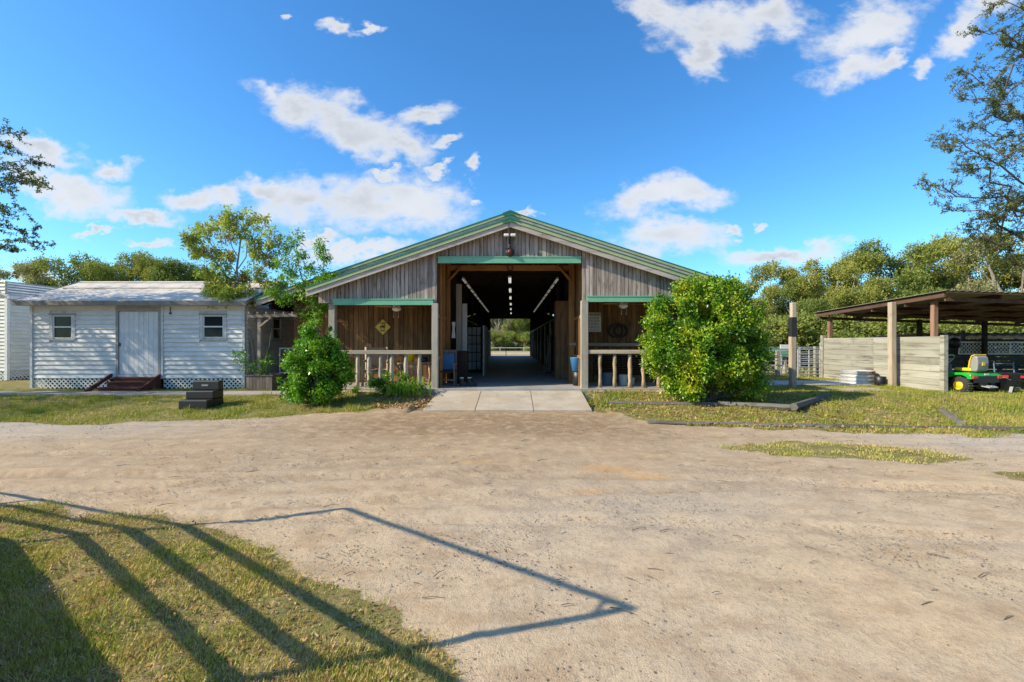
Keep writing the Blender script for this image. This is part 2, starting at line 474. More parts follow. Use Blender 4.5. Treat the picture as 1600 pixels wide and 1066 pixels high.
class MB:
    def __init__(s):
        s.v = []
        s.f = []

    def poly(s, pts, faces):
        k = len(s.v)
        s.v += [tuple(p) for p in pts]
        s.f += [tuple(i + k for i in f) for f in faces]
        return s

    def box(s, x0, x1, y0, y1, z0, z1):
        p = [(x0, y0, z0), (x1, y0, z0), (x1, y1, z0), (x0, y1, z0), (x0, y0, z1), (x1, y0, z1), (x1, y1, z1), (x0, y1, z1)]
        return s.poly(p, [(0, 3, 2, 1), (4, 5, 6, 7), (0, 1, 5, 4), (1, 2, 6, 5), (2, 3, 7, 6), (3, 0, 4, 7)])

    def obox(s, c, ax, ay, az, hx, hy, hz):
        """box with its own axes"""
        c = Vector(c); ax = Vector(ax).normalized() * hx; ay = Vector(ay).normalized() * hy; az = Vector(az).normalized() * hz
        p = [c + ax * i + ay * j + az * k for k in (-1, 1) for j, i in ((-1, -1), (-1, 1), (1, 1), (1, -1))]
        return s.poly(p, [(0, 3, 2, 1), (4, 5, 6, 7), (0, 1, 5, 4), (1, 2, 6, 5), (2, 3, 7, 6), (3, 0, 4, 7)])

    def bar(s, a, b, w_, h_, up=(0, 0, 1)):
        a = Vector(a); b = Vector(b)
        d = (b - a)
        side = d.cross(Vector(up))
        if side.length < 1e-6:
            side = d.cross(Vector((0, 1, 0)))
        upv = side.cross(d)
        return s.obox((a + b) / 2, d, side, upv, d.length / 2, w_ / 2, h_ / 2)

    def prism(s, pts, axis, a, b):
        """extrude a 2D outline along an axis between a and b"""
        n_ = len(pts)
        mk = {'y': lambda p, t: (p[0], t, p[1]), 'x': lambda p, t: (t, p[0], p[1]), 'z': lambda p, t: (p[0], p[1], t)}[axis]
        P_ = [mk(p, a) for p in pts] + [mk(p, b) for p in pts]
        fs = [tuple(range(n_)), tuple(range(2 * n_ - 1, n_ - 1, -1))]
        for i in range(n_):
            j = (i + 1) % n_
            fs.append((i, i + n_, j + n_, j))
        return s.poly(P_, fs)

    def tube(s, pts, rads, n_=8, cap=True, wob=0.0):
        pts = [Vector(p) for p in pts]
        if not hasattr(rads, '__len__'):
            rads = [rads] * len(pts)
        rings = []
        ref = Vector((0, 0, 1))
        d0 = (pts[1] - pts[0]).normalized()
        if abs(d0.z) > .9:
            ref = Vector((1, 0, 0))
        k = len(s.v)
        for i, p in enumerate(pts):
            if i == 0: d = pts[1] - pts[0]
            elif i == len(pts) - 1: d = pts[-1] - pts[-2]
            else: d = pts[i + 1] - pts[i - 1]
            d.normalize()
            a = d.cross(ref)
            if a.length < 1e-4: a = d.cross(Vector((0, 1, 0)))
            a.normalize()
            b = d.cross(a)
            for j in range(n_):
                t = 2 * math.pi * j / n_
                r = rads[i] * (1 + random.uniform(-wob, wob))
                s.v.append(tuple(p + a * math.cos(t) * r + b * math.sin(t) * r))
        for i in range(len(pts) - 1):
            for j in range(n_):
                j2 = (j + 1) % n_
                s.f.append((k + i * n_ + j, k + i * n_ + j2, k + (i + 1) * n_ + j2, k + (i + 1) * n_ + j))
        if cap:
            s.f.append(tuple(k + j for j in reversed(range(n_))))
            s.f.append(tuple(k + (len(pts) - 1) * n_ + j for j in range(n_)))
        return s

    def lathe(s, c, prof, n_=20, axis='z', cap=True):
        """profile of (radius, height)"""
        k = len(s.v)
        c = Vector(c)
        for (r, h) in prof:
            for j in range(n_):
                t = 2 * math.pi * j / n_
                a, b = r * math.cos(t), r * math.sin(t)
                p = {'z': (a, b, h), 'y': (a, h, b), 'x': (h, a, b)}[axis]
                s.v.append(tuple(c + Vector(p)))
        for i in range(len(prof) - 1):
            for j in range(n_):
                j2 = (j + 1) % n_
                s.f.append((k + i * n_ + j, k + i * n_ + j2, k + (i + 1) * n_ + j2, k + (i + 1) * n_ + j))
        if cap:
            s.f.append(tuple(k + j for j in reversed(range(n_))))
            s.f.append(tuple(k + (len(prof) - 1) * n_ + j for j in range(n_)))
        return s

    def build(s, name, mat, parent=None, smooth=False, label=None, bevel=0, noshift=False):
        me = bpy.data.meshes.new(name)
        vs = np.array(s.v, dtype=float)
        if noshift:
            o_ = Vector((0, 0, 0))
        else:
            lo, hi = vs.min(0), vs.max(0)
            o_ = Vector(((lo[0] + hi[0]) / 2, (lo[1] + hi[1]) / 2, lo[2]))
        me.from_pydata([tuple(x) for x in (vs - np.array(o_))], [], s.f)
        if smooth:
            me.shade_smooth()
        me.materials.append(M[mat] if isinstance(mat, str) else mat)
        ob = bpy.data.objects.new(name, me)
        C.objects.link(ob)
        if parent is not None:
            ob.parent = parent
            ob.location = o_ - origin(parent)
        else:
            ob.location = o_
        if bevel:
            bv = ob.modifiers.new('bevel', 'BEVEL')
            bv.width = bevel
            bv.segments = 2
            bv.limit_method = 'ANGLE'
        if label:
            ob['label'] = label
        return ob


def arr_obj(name, V, k, mat, parent=None, loc=(0, 0, 0), extra=None):
    """V: (N*k, 3) array of k-gon islands"""
    V = np.asarray(V, dtype=np.float32)
    n_ = len(V) // k
    me = bpy.data.meshes.new(name)
    me.vertices.add(n_ * k)
    me.vertices.foreach_set('co', V.ravel())
    me.loops.add(n_ * k)
    me.loops.foreach_set('vertex_index', np.arange(n_ * k, dtype=np.int32))
    me.polygons.add(n_)
    me.polygons.foreach_set('loop_start', np.arange(0, n_ * k, k, dtype=np.int32))
    me.polygons.foreach_set('loop_total', np.full(n_, k, dtype=np.int32))
    me.update(calc_edges=True)
    me.materials.append(M[mat])
    ob = bpy.data.objects.new(name, me)
    C.objects.link(ob)
    if parent is not None:
        ob.parent = parent
    ob.location = loc
    return ob


def unit(a):
    return a / np.maximum(np.linalg.norm(a, axis=-1, keepdims=True), 1e-9)


def leaves(base, d, L, Wd, rng, fold=0.0):
    """diamond leaves at base, pointing along d; returns (N*4,3)"""
    n_ = len(base)
    rv = unit(rng.normal(size=(n_, 3)))
    side = unit(np.cross(d, rv))
    L = np.broadcast_to(L, (n_,))[:, None] * rng.uniform(.7, 1.25, (n_, 1))
    Wd = np.broadcast_to(Wd, (n_,))[:, None] * rng.uniform(.7, 1.25, (n_, 1))
    nrm = np.cross(d, side)
    p0 = base
    p1 = base + d * L * .45 + side * Wd * .5 + nrm * Wd * .12
    p2 = base + d * L - nrm * L * .12
    p3 = base + d * L * .45 - side * Wd * .5 + nrm * Wd * .12
    return np.stack([p0, p1, p2, p3], 1).reshape(-1, 3)


def sprigs(cen, out, rng, k=10, spread=.12, L=.08, Wd=.035, droop=0.0, jit=.9):
    """k leaves round each sprig centre"""
    n_ = len(cen)
    t = rng.uniform(0, 1, (n_, k, 1))
    c = cen[:, None, :] + out[:, None, :] * spread * (t - .4) * 1.8 + rng.normal(size=(n_, k, 3)) * spread * .35
    d = unit(out[:, None, :] * .7 + rng.normal(size=(n_, k, 3)) * jit + np.array([0, 0, -droop]))
    return leaves(c.reshape(-1, 3), d.reshape(-1, 3), L, Wd, rng)


def blob_points(blobs, n_, rng, lo=.72, hi=1.04):
    """points on the skin of a union of ellipsoids"""
    B = np.array(blobs, float)
    wgt = (B[:, 3] * B[:, 4] + B[:, 3] * B[:, 5] + B[:, 4] * B[:, 5])
    wgt /= wgt.sum()
    idx = rng.choice(len(B), n_, p=wgt)
    d = unit(rng.normal(size=(n_, 3)))
    r = rng.uniform(lo, hi, (n_, 1))
    p = B[idx, :3] + d * r * B[idx, 3:6]
    # drop most points deep inside another blob
    keep = np.ones(n_, bool)
    for b in B:
        q = np.linalg.norm((p - b[:3]) / b[3:6], axis=1)
        keep &= ~((q < .62) & (rng.uniform(size=n_) < .8))
    return p[keep], unit(d / B[idx, 3:6])[keep]


_lat = RS.rand(256, 256)


def vnoise(x, y):
    xi = np.floor(x).astype(int); yi = np.floor(y).astype(int)
    fx = x - xi; fy = y - yi
    fx = fx * fx * (3 - 2 * fx); fy = fy * fy * (3 - 2 * fy)
    g_ = lambda a, b: _lat[a & 255, b & 255]
    return (g_(xi, yi) * (1 - fx) + g_(xi + 1, yi) * fx) * (1 - fy) + (g_(xi, yi + 1) * (1 - fx) + g_(xi + 1, yi + 1) * fx) * fy


def fbm(x, y, s=1.0, o_=4):
    t = 0; a = .5; tot = 0
    for i in range(o_):
        t = t + a * vnoise(x * s + 17.3 * i, y * s + 5.1 * i)
        tot += a; a *= .5; s *= 2.03
    return t / tot


def sstep(a, b, x):
    t = np.clip((x - a) / (b - a), 0, 1)
    return t * t * (3 - 2 * t)


def gz(x, y):
    """height of the ground"""
    x = np.asarray(x, float); y = np.asarray(y, float)
    return .17 * sstep(9.4, 12.2, y) + .145 * sstep(11.5, 12.35, y) * sstep(5.9, 5.2, np.abs(x + .05)) * sstep(16, 14.5, y) + .03 * (fbm(x, y, .35, 2) - .5) * sstep(3, 6, y)


def P(px, py, z=0.0):
    """a sight line meets the ground plane z"""
    Y = (HC - z) * F / (py - 535.0)
    return ((px - 800) / F * Y, Y)


def inpoly(x, y, poly):
    c = np.zeros(np.shape(x), bool)
    n_ = len(poly)
    for i in range(n_):
        x1, y1 = poly[i]; x2, y2 = poly[(i + 1) % n_]
        cond = ((y1 > y) != (y2 > y)) & (x < (x2 - x1) * (y - y1) / (y2 - y1 + 1e-12) + x1)
        c ^= cond
    return c

# ---------------------------------------------------------------- ground
G_NEAR = [P(-200, 770), P(0, 792), P(90, 798), P(220, 803), P(320, 832), P(400, 852), P(470, 895), P(600, 962), P(690, 1066), (-.2, 1.9), (-.1, 1.0), (-6, 1.0)]
G_LEFT = [(-60, 8.8), P(-100, 664), P(0, 660), P(150, 664), P(300, 657), P(480, 650), P(560, 645), P(630, 636, .05), P(668, 620, .15), (-2.0, 12.3), (-5.1, 12.3), (-5.1, 60), (-60, 60)]
G_RIGHT = [(1.95, 12.3), P(925, 640, .03), P(960, 652), P(1060, 664), P(1200, 672), P(1400, 676), P(1600, 682), (14, 8.0), (60, 8.0), (60, 60), (8, 60), (8, 14.3), (5.2, 12.3)]
G_ISLE = [P(1140, 700), P(1200, 689), P(1300, 690), P(1400, 697), P(1530, 715), P(1400, 721), P(1250, 716)]
G_ISLE2 = [P(1570, 742), P(1700, 735), P(1700, 765), P(1600, 758)]
G_BACK = [(-80, 78), (80, 78), (80, 300), (-80, 300), (-80, 78)]


def grassmask(x, y):
    wx = x + (fbm(x, y, 1.3, 3) - .5) * 1.1
    wy = y + (fbm(x + 50, y + 20, 1.3, 3) - .5) * .7
    nx = x + (fbm(x, y, 3.5, 3) - .5) * .45
    ny = y + (fbm(x + 50, y + 20, 3.5, 3) - .5) * .45
    m = inpoly(nx, ny, G_NEAR) | inpoly(wx, wy, G_LEFT) | inpoly(wx, wy, G_RIGHT) | inpoly(wx, ny, G_ISLE) | inpoly(nx, ny, G_ISLE2) | inpoly(x, y, G_BACK)
    m &= ~((y > 12.2) & (x > -5.3) & (x < 5.1 + np.maximum(0, y - 43) * .3) & (y < 75))
    m &= ~((y > 10.4) & (y < 12.5) & (x > -2.15) & (x < 1.95))
    return m


def axis_pts(segs):
    out = []
    for a, b, st in segs:
        out.append(np.arange(a, b, st))
    return np.concatenate(out)


gx = axis_pts([(-1500, -200, 130), (-200, -60, 20), (-60, -22, 3), (-22, -7, .14), (-7, 8, .045), (8, 22, .14), (22, 60, 3), (60, 200, 20), (200, 1501, 130)])
gy = axis_pts([(-1500, -200, 130), (-200, -20, 20), (-20, 1, 2), (1, 2, .1), (2, 6, .03), (6, 14, .07), (14, 22, .25), (22, 60, 2), (60, 200, 20), (200, 1501, 130)])
GX, GY = np.meshgrid(gx, gy)
gm = grassmask(GX, GY).astype(float)
# soften the mask
for _ in range(3):
    gm = (gm + np.roll(gm, 1, 0) + np.roll(gm, -1, 0) + np.roll(gm, 1, 1) + np.roll(gm, -1, 1)) / 5
near = (np.abs(GX) < 25) & (GY < 24) & (GY > 0)
rel = (fbm(GX, GY, 1.1, 3) - .5) * .05 + (fbm(GX, GY * 1.3, 5, 3) - .5) * .018 + (fbm(GX, GY, 16, 2) - .5) * .010
# shallow tyre tracks curving across the drive
trk = np.zeros_like(GX)
for (a, b, c_) in ((5.9, .10, .0), (7.3, .06, .3), (4.7, .02, .5), (8.4, .05, .2), (6.5, .10, .1), (3.9, -.12, .8), (5.3, -.10, .8), (9.0, -.04, .4)):
    line = a + b * GX + .35 * np.sin(GX * .35 + c_)
    trk += np.exp(-((GY - line) / .13) ** 2) * sstep(.35, .6, fbm(GX + a, GY, .5, 2))
    rel -= .004 * np.sign(np.sin((GX + (GY - line) * .8) * 42)) * np.exp(-((GY - line) / .10) ** 4)
    rel -= .022 * np.exp(-((GY - line) / .11) ** 2) * (.6 + .8 * fbm(GX, GY, .8, 2))
    rel += .010 * np.exp(-((GY - line - .2) / .08) ** 2)
under = ((GX > -5.4) & (GX < 5.4) & (GY > 12.0) & (GY < 46)) | ((GX > -2.4) & (GX < 2.2) & (GY > 10.5) & (GY < 12.6))
GZ = gz(GX, GY) + np.where(near, rel, 0) * np.where(under, 0, 1)
GZ = np.where((GX > -2.4) & (GX < 2.2) & (GY > 10.2) & (GY < 12.6), np.minimum(GZ, .01), GZ)
nxg, nyg = len(gx), len(gy)
me = bpy.data.meshes.new('ground')
V = np.stack([GX, GY, GZ], -1).reshape(-1, 3).astype(np.float32)
ii = np.arange(nxg * nyg).reshape(nyg, nxg)
Q = np.stack([ii[:-1, :-1], ii[:-1, 1:], ii[1:, 1:], ii[1:, :-1]], -1).reshape(-1, 4).astype(np.int32)
me.vertices.add(len(V)); me.vertices.foreach_set('co', V.ravel())
me.loops.add(Q.size); me.loops.foreach_set('vertex_index', Q.ravel())
me.polygons.add(len(Q)); me.polygons.foreach_set('loop_start', np.arange(0, Q.size, 4, dtype=np.int32)); me.polygons.foreach_set('loop_total', np.full(len(Q), 4, dtype=np.int32))
me.update(calc_edges=True)
me.shade_smooth()


def vattr(nm, val):
    a = me.attributes.new(nm, 'FLOAT', 'POINT')
    a.data.foreach_set('value', val.ravel().astype(np.float32))


vattr('turf', gm)
# brown loam in front of the barn, orange shavings, grey gravel towards the right and the left edge
loam = .45 * np.exp(-((GX + 1.5) / 7.0) ** 4) * np.exp(-((GY - 7.6) / 2.6) ** 4) + .75 * np.exp(-((GX + .4) / 3.6) ** 4) * np.exp(-((GY - 9.6) / 1.9) ** 4)
vattr('loam', loam)
ora = np.zeros_like(GX)
for (px, py, sx, sy) in ((965, 735, .55, .13), (1010, 744, .35, .10), (740, 724, .45, .10), (930, 728, .3, .1), (1030, 770, .2, .08), (925, 765, .3, .08)):
    cx, cy = P(px, py)
    ora += np.exp(-((GX - cx) / sx) ** 2 - ((GY - cy) / sy) ** 2)
vattr('shavings', np.clip(ora, 0, 1))
grav = sstep(3.5, 9, GX) * sstep(5.5, 8, GY) + sstep(-3, -8, GX) * sstep(7, 8.5, GY) * .8 + np.exp(-((GX - 1.3) / 1.6) ** 2 - ((GY - 4.6) / 1.1) ** 2) * .5
vattr('gravel', np.clip(grav, 0, 1))
vattr('track', np.clip(trk, 0, 1))
m, nt, b, o = new_mat('sandy_ground')
tcn = nt.n('ShaderNodeTexCoord')
ov = tcn.outputs['Object']


def at_(nm):
    a = nt.n('ShaderNodeAttribute', attribute_name=nm)
    return a.outputs['Fac']


a1 = nt.noise(ov, .45, 6, .6)
a2 = nt.noise(nt.mapping(ov, scale=(1, 1.6, 1)), 2.2, 6, .65)
a3 = nt.noise(ov, 22, 5, .7)
a4 = nt.noise(ov, 110, 3, .7)
a5 = nt.noise(ov, 260, 2, .7)
sp1 = nt.voro(ov, 46)
sp2 = nt.voro(ov, 95)
spc = nt.voro(ov, 46, out='Color')
col = nt.mix(nt.ramp(a1, .35, .65), (.59, .44, .275), (.56, .44, .305))
col = nt.mix(nt.math('MULTIPLY', nt.ramp(a2, .42, .70), .75), col, (.40, .265, .15))
col = nt.mix(nt.math('MULTIPLY', at_('gravel'), nt.ramp(a2, .25, .6)), col, (.44, .41, .37))
col = nt.mix(nt.math('MULTIPLY', at_('loam'), nt.ramp(nt.noise(ov, 5, 5, .7), .22, .6)), col, (.27, .175, .095))
col = nt.mix(nt.math('MULTIPLY', nt.ramp(nt.math('MULTIPLY', at_('shavings'), nt.math('ADD', nt.noise(ov, 4, 6, .8), .3)), .15, .85), .75), col, (.58, .33, .13))
col = nt.mix(nt.math('MULTIPLY', nt.ramp(a3, .46, .70), .6), col, (.34, .255, .175))
col = nt.mix(nt.math('MULTIPLY', nt.ramp(a4, .5, .8), .45), col, (.22, .18, .14))
col = nt.mix(nt.math('MULTIPLY', at_('track'), .3), col, (.33, .235, .15))
patch = nt.ramp(nt.noise(ov, 1.1, 4, .6), .42, .62)
speck = nt.math('MULTIPLY', nt.ramp(sp1, .20, .10), nt.math('MULTIPLY', patch, nt.ramp(nt.sep(spc)[0], .55, .6)))
col = nt.mix(nt.math('MULTIPLY', speck, .85), col, (.12, .105, .09))
col = nt.mix(nt.math('MULTIPLY', nt.ramp(sp2, .14, .06), .25), col, (.62, .58, .5))
gcol = nt.mix(nt.ramp(nt.noise(ov, 3.5, 6, .7), .35, .68), (.17, .165, .045), (.34, .255, .12))
gcol = nt.mix(nt.math('MULTIPLY', nt.ramp(nt.noise(ov, 30, 4, .7), .4, .7), .7), gcol, (.10, .085, .035))
col = nt.mix(nt.math('MULTIPLY', nt.ramp(a5, .40, .68), .38), col, (.24, .19, .14))
tf = nt.ramp(nt.math('ADD', at_('turf'), nt.math('MULTIPLY', nt.math('SUBTRACT', nt.noise(ov, 7, 5, .75), .5), 1.3)), .38, .62)
col = nt.mix(tf, col, gcol)
nt._in(b.inputs['Base Color'], col)
b.inputs['Roughness'].default_value = .95
b.inputs['Specular IOR Level'].default_value = .15
hgt = nt.math('ADD', nt.math('MULTIPLY', a3, .8), nt.math('ADD', nt.math('MULTIPLY', a4, .5), nt.math('MULTIPLY', speck, .4)))
bump(nt, b, hgt, .75, .018)
me.materials.append(m)
ground = bpy.data.objects.new('ground', me)
C.objects.link(ground)
tag(ground, 'sandy drive and yard with worn grass edges', None, None, 'structure')


# turf blades
def turf(name, n_, xr, yr, h, wd, mat, rng, dens=None, lean=.9, extra_mask=None, feather=1.0):
    x = rng.uniform(xr[0], xr[1], n_); y = rng.uniform(yr[0], yr[1], n_)
    k = grassmask(x + rng.normal(size=n_) * .07 * feather, y + rng.normal(size=n_) * .07 * feather)
    cl = fbm(x, y, 2.6, 3)
    k &= rng.uniform(size=n_) < np.clip((cl - .30) * 3.2, .28, 1)
    if extra_mask is not None:
        k &= extra_mask(x, y)
    x = x[k]; y = y[k]; cl = cl[k]
    n2 = len(x)
    z = gz(x, y) + .0
    base = np.stack([x, y, z], 1)
    base[:, 2] += rng.uniform(-.012, .004, n2)
    ang = rng.uniform(0, 2 * np.pi, n2)
    ln = rng.uniform(.2, 1, n2) * lean
    d = unit(np.stack([np.cos(ang) * ln, np.sin(ang) * ln, np.ones(n2) * .8], 1))
    hh = (h * rng.uniform(.5, 1.3, n2) * (.6 + .8 * cl))[:, None]
    a2_ = ang + np.pi / 2 + rng.uniform(-.5, .5, n2)
    side = np.stack([np.cos(a2_), np.sin(a2_), np.zeros(n2)], 1) * wd * rng.uniform(.6, 1.4, n2)[:, None]
    tri = np.stack([base - side * .5, base + side * .5, base + d * hh], 1).reshape(-1, 3)
    o_ = arr_obj(name, tri, 3, mat)
    return o_


rg = np.random.RandomState(3)
tag(turf('grass', 360000, (-6.4, 0.3), (1.4, 5.4), .028, .0058, 'grass_near', rg), 'short dry turf with dead leaves beside the drive, foreground', 'grass', None, 'stuff')
tag(turf('grass', 330000, (-22, -1.8), (8.4, 16), .055, .013, 'grass_far', rg, extra_mask=lambda x, y: ~((y > 12.35) & (y < 13.3) & (x < -4.9)) & (y < 13.95)), 'short grass strip before the white sheds and path', 'grass', None, 'stuff')
tag(turf('grass', 520000, (1.6, 22), (7.7, 20), .055, .014, 'grass_far', rg, extra_mask=lambda x, y: ~((y > 15.05) & (y < 16.9) & (x > 5) & (x < 12.1)) & ~((x > 12.6) & (y > 13.6))), 'short yellowing grass between the barn and the open sheds', 'grass', None, 'stuff')
tag(turf('grass', 120000, (-60, 60), (19, 58), .12, .06, 'grass_far', rg, extra_mask=lambda x, y: ~((np.abs(x) < 7.2) & (y < 47))), 'rough grass at the wood edge behind the barn', 'grass', None, 'stuff')
tag(turf('grass', 60000, (2.5, 12), (5.2, 7.75), .034, .010, 'grass_near', rg), 'thin dry grass of the small islands in the drive', 'grass', None, 'stuff')


tuftm = lambda x, y: fbm(x + 9, y + 4, 3.2, 2) > .66
tag(turf('weeds', 60000, (-15, -2), (8.8, 13.8), .13, .012, 'grass_far', rg, lean=.6, extra_mask=lambda x, y: tuftm(x, y) & ~((y > 12.35) & (y < 13.3) & (x < -4.9))), 'taller weed tufts in the grass strip before the white sheds', 'weeds', None, 'stuff')
tag(turf('weeds', 90000, (1.9, 18), (7.8, 18), .13, .012, 'grass_far', rg, lean=.6, extra_mask=lambda x, y: tuftm(x, y) & ~((y > 15.05) & (y < 16.9) & (x > 5) & (x < 12.1)) & ~((x > 12.6) & (y > 13.6))), 'taller weed tufts in the lawn right of the barn', 'weeds', None, 'stuff')
tag(turf('weeds', 60000, (-6, .2), (1.6, 5), .055, .006, 'grass_far', rg, lean=.7, extra_mask=tuftm), 'greener weed tufts in the foreground turf', 'weeds', None, 'stuff')


def flat_leaves(name, pts, L, Wd, mat, rng, z0=.012, tilt=.35):
    n_ = len(pts)
    ang = rng.uniform(0, 2 * np.pi, n_)
    d = unit(np.stack([np.cos(ang), np.sin(ang), rng.normal(size=n_) * tilt], 1))
    b_ = np.stack([pts[:, 0], pts[:, 1], gz(pts[:, 0], pts[:, 1]) + z0], 1)
    side = unit(np.cross(d, np.array([0, 0, 1]) + rng.normal(size=(n_, 3)) * .35))
    L = L * rng.uniform(.6, 1.4, (n_, 1)); Wd = Wd * rng.uniform(.6, 1.3, (n_, 1))
    up = np.array([0, 0, 1.0])
    v_ = np.stack([b_, b_ + d * L * .4 + side * Wd * .5 + up * .006, b_ + d * L + up * rng.uniform(0, .02, (n_, 1)), b_ + d * L * .5 - side * Wd * .5 + up * .004], 1).reshape(-1, 3)
    return arr_obj(name, v_, 4, mat)


n_ = 30000
pp = np.stack([rg.uniform(-6, .3, n_), rg.uniform(1.5, 5.2, n_)], 1)
kk = grassmask(pp[:, 0], pp[:, 1]) & (rg.uniform(size=n_) < .5)
tag(flat_leaves('fallen_leaves', pp[kk], .030, .012, 'dead_leaf', rg, .012), 'brown and orange fallen leaves on the foreground turf', 'leaves', None, 'stuff')
n_ = 9000
pp = np.stack([rg.uniform(1.9, 14, n_), rg.uniform(8, 13, n_)], 1)
kk = grassmask(pp[:, 0], pp[:, 1]) & (rg.uniform(size=n_) < np.exp(-((pp[:, 0] - 5) / 4) ** 2))
tag(flat_leaves('fallen_leaves', pp[kk], .07, .035, 'dead_leaf', rg, .03), 'yellow fallen leaves round the big bush', 'leaves', None, 'stuff')
n_ = 700
pp = np.stack([rg.uniform(-3.4, -2.0, n_), rg.uniform(10.6, 12.0, n_)], 1)
tag(flat_leaves('fallen_leaves', pp, .08, .045, 'dead_leaf', rg, .03, .6), 'orange dead leaves heaped by the left corner of the apron', 'leaves', None, 'stuff')

# pebbles and twigs on the drive
def pebbles(name, n_, xr, yr, smin, smax, rng, pw=2.5):
    x = rng.uniform(xr[0], xr[1], n_); y = rng.uniform(yr[0], yr[1], n_)
    k = ~grassmask(x, y) & (rng.uniform(size=n_) < np.clip((fbm(x, y, .9, 3) - .36) * 4, .05, 1)) & (y < 11) & ~((x > -2.2) & (x < 2) & (y > 10.3))
    x = x[k]; y = y[k]; n2 = len(x)
    s_ = smin + (smax - smin) * rng.uniform(size=n2) ** pw
    c = np.stack([x, y, gz(x, y) + s_ * .15], 1)
    octv = np.array([[1, 0, 0], [0, 1, 0], [-1, 0, 0], [0, -1, 0], [0, 0, .7], [0, 0, -.5]], float)
    vs = octv[None] * s_[:, None, None] * rng.uniform(.55, 1.2, (n2, 6, 1))
    an = rng.uniform(0, 6.28, n2)
    ca, sa = np.cos(an)[:, None], np.sin(an)[:, None]
    X_ = vs[..., 0] * ca - vs[..., 1] * sa; Y_ = vs[..., 0] * sa + vs[..., 1] * ca
    vs = np.stack([X_, Y_, vs[..., 2]], -1) + c[:, None]
    fs = np.array([[0, 1, 4], [1, 2, 4], [2, 3, 4], [3, 0, 4]])
    me_ = bpy.data.meshes.new(name)
    F_ = (fs[None] + (np.arange(n2) * 6)[:, None, None]).reshape(-1, 3).astype(np.int32)
    me_.vertices.add(n2 * 6); me_.vertices.foreach_set('co', vs.astype(np.float32).ravel())
    me_.loops.add(F_.size); me_.loops.foreach_set('vertex_index', F_.ravel())
    me_.polygons.add(len(F_)); me_.polygons.foreach_set('loop_start', np.arange(0, F_.size, 3, dtype=np.int32)); me_.polygons.foreach_set('loop_total', np.full(len(F_), 3, dtype=np.int32))
    me_.update(calc_edges=True)
    me_.materials.append(M['stone'])
    ob = bpy.data.objects.new(name, me_)
    C.objects.link(ob)
    return ob


tag(pebbles('gravel', 95000, (-5.5, 7), (1.8, 6.2), .0022, .011, rg, 3.5), 'fine gravel scattered on the near drive', 'gravel', None, 'stuff')
tag(pebbles('gravel', 20000, (-14, 14), (6.0, 10.8), .006, .018, rg, 3), 'gravel scattered on the far part of the drive', 'gravel', None, 'stuff')
tw = MB()
for i in range(150):
    y = random.uniform(2.4, 9.5); x = random.uniform(-.9, 1.1) * y
    if grassmask(np.array([x]), np.array([y]))[0]: continue
    a = random.gauss(0, .5); l_ = random.uniform(.04, .16)
    z = .012 + float(gz(x, y))
    mx, my = x + math.cos(a) * l_, y + math.sin(a) * l_
    tw.tube([(x, y, z), (x + math.cos(a + .06) * l_ * .5, y + math.sin(a + .06) * l_ * .5, z + .006), (mx, my, z)], [.0035, .003, .0015], 4)
tag(tw.build('twigs', 'bark', noshift=True), 'small twigs strewn over the sandy drive', 'twigs', None, 'stuff')

# brick path before the sheds
pm = MB()
pm.box(-30, -5.3, 12.35, 13.25, .05, .205)
tag(pm.build('brick_path', 'brick_path'), 'brick path running along the front of the white sheds', None, None, 'structure')

# concrete apron: three slabs sloping up to the barn floor
ap = empty('concrete_apron', (-.1, 10.5, 0), 'three-slab concrete ramp before the barn opening', None, None, 'structure')
fx = [(-2.08, -1.98), (-.86, -.83), (.50, .50), (1.86, 1.87)]
for i in range(3):
    (a0, a1), (b0, b1) = fx[i], fx[i + 1]
    g_ = .008
    s_ = MB()
    p = [(a0 + g_, 10.55), (b0 - g_, 10.55), (b1 - g_, 12.29), (a1 + g_, 12.29)]
    zt = [.045, .045, .315, .315]
    s_.poly([(q[0], q[1], -.05) for q in p] + [(q[0], q[1], z) for q, z in zip(p, zt)], [(0, 3, 2, 1), (4, 5, 6, 7), (0, 1, 5, 4), (1, 2, 6, 5), (2, 3, 7, 6), (3, 0, 4, 7)])
    s_.build('slab', 'concrete', ap)
# walk to the right of the barn
wk = MB()
wk.prism([(5.2, 14.9), (9.0, 15.1), (12.0, 15.15), (12.0, 16.7), (5.2, 16.9)], 'z', .02, .215)
tag(wk.build('concrete_walk', 'walk'), 'concrete pad right of the barn behind the big bush', None, None, 'structure')
pad = MB()
pad.prism([(9.0, 13.4), (11.2, 13.5), (11.3, 14.3), (9.9, 14.35)], 'z', .02, .195)
tag(pad.build('paving_pad', 'concrete'), 'worn paving pad sunk in the grass before the thick post', None, None, 'structure')

# ---------------------------------------------------------------- barn
FZ = .36           # barn floor
YF = 12.5          # front face of the porch
YB = 14.3          # main wall
SL = .331
SS = {-1: .341, 1: .322}
def sl_(x):
    return SS[-1] if x < -.05 else SS[1]
barn = empty('barn', (0, YF, 0), 'weathered board horse barn with green trimmed gable and open centre aisle', 'barn')


def r1(x):          # underside line of the porch rake
    return 4.83 - sl_(x) * abs(x + .05)


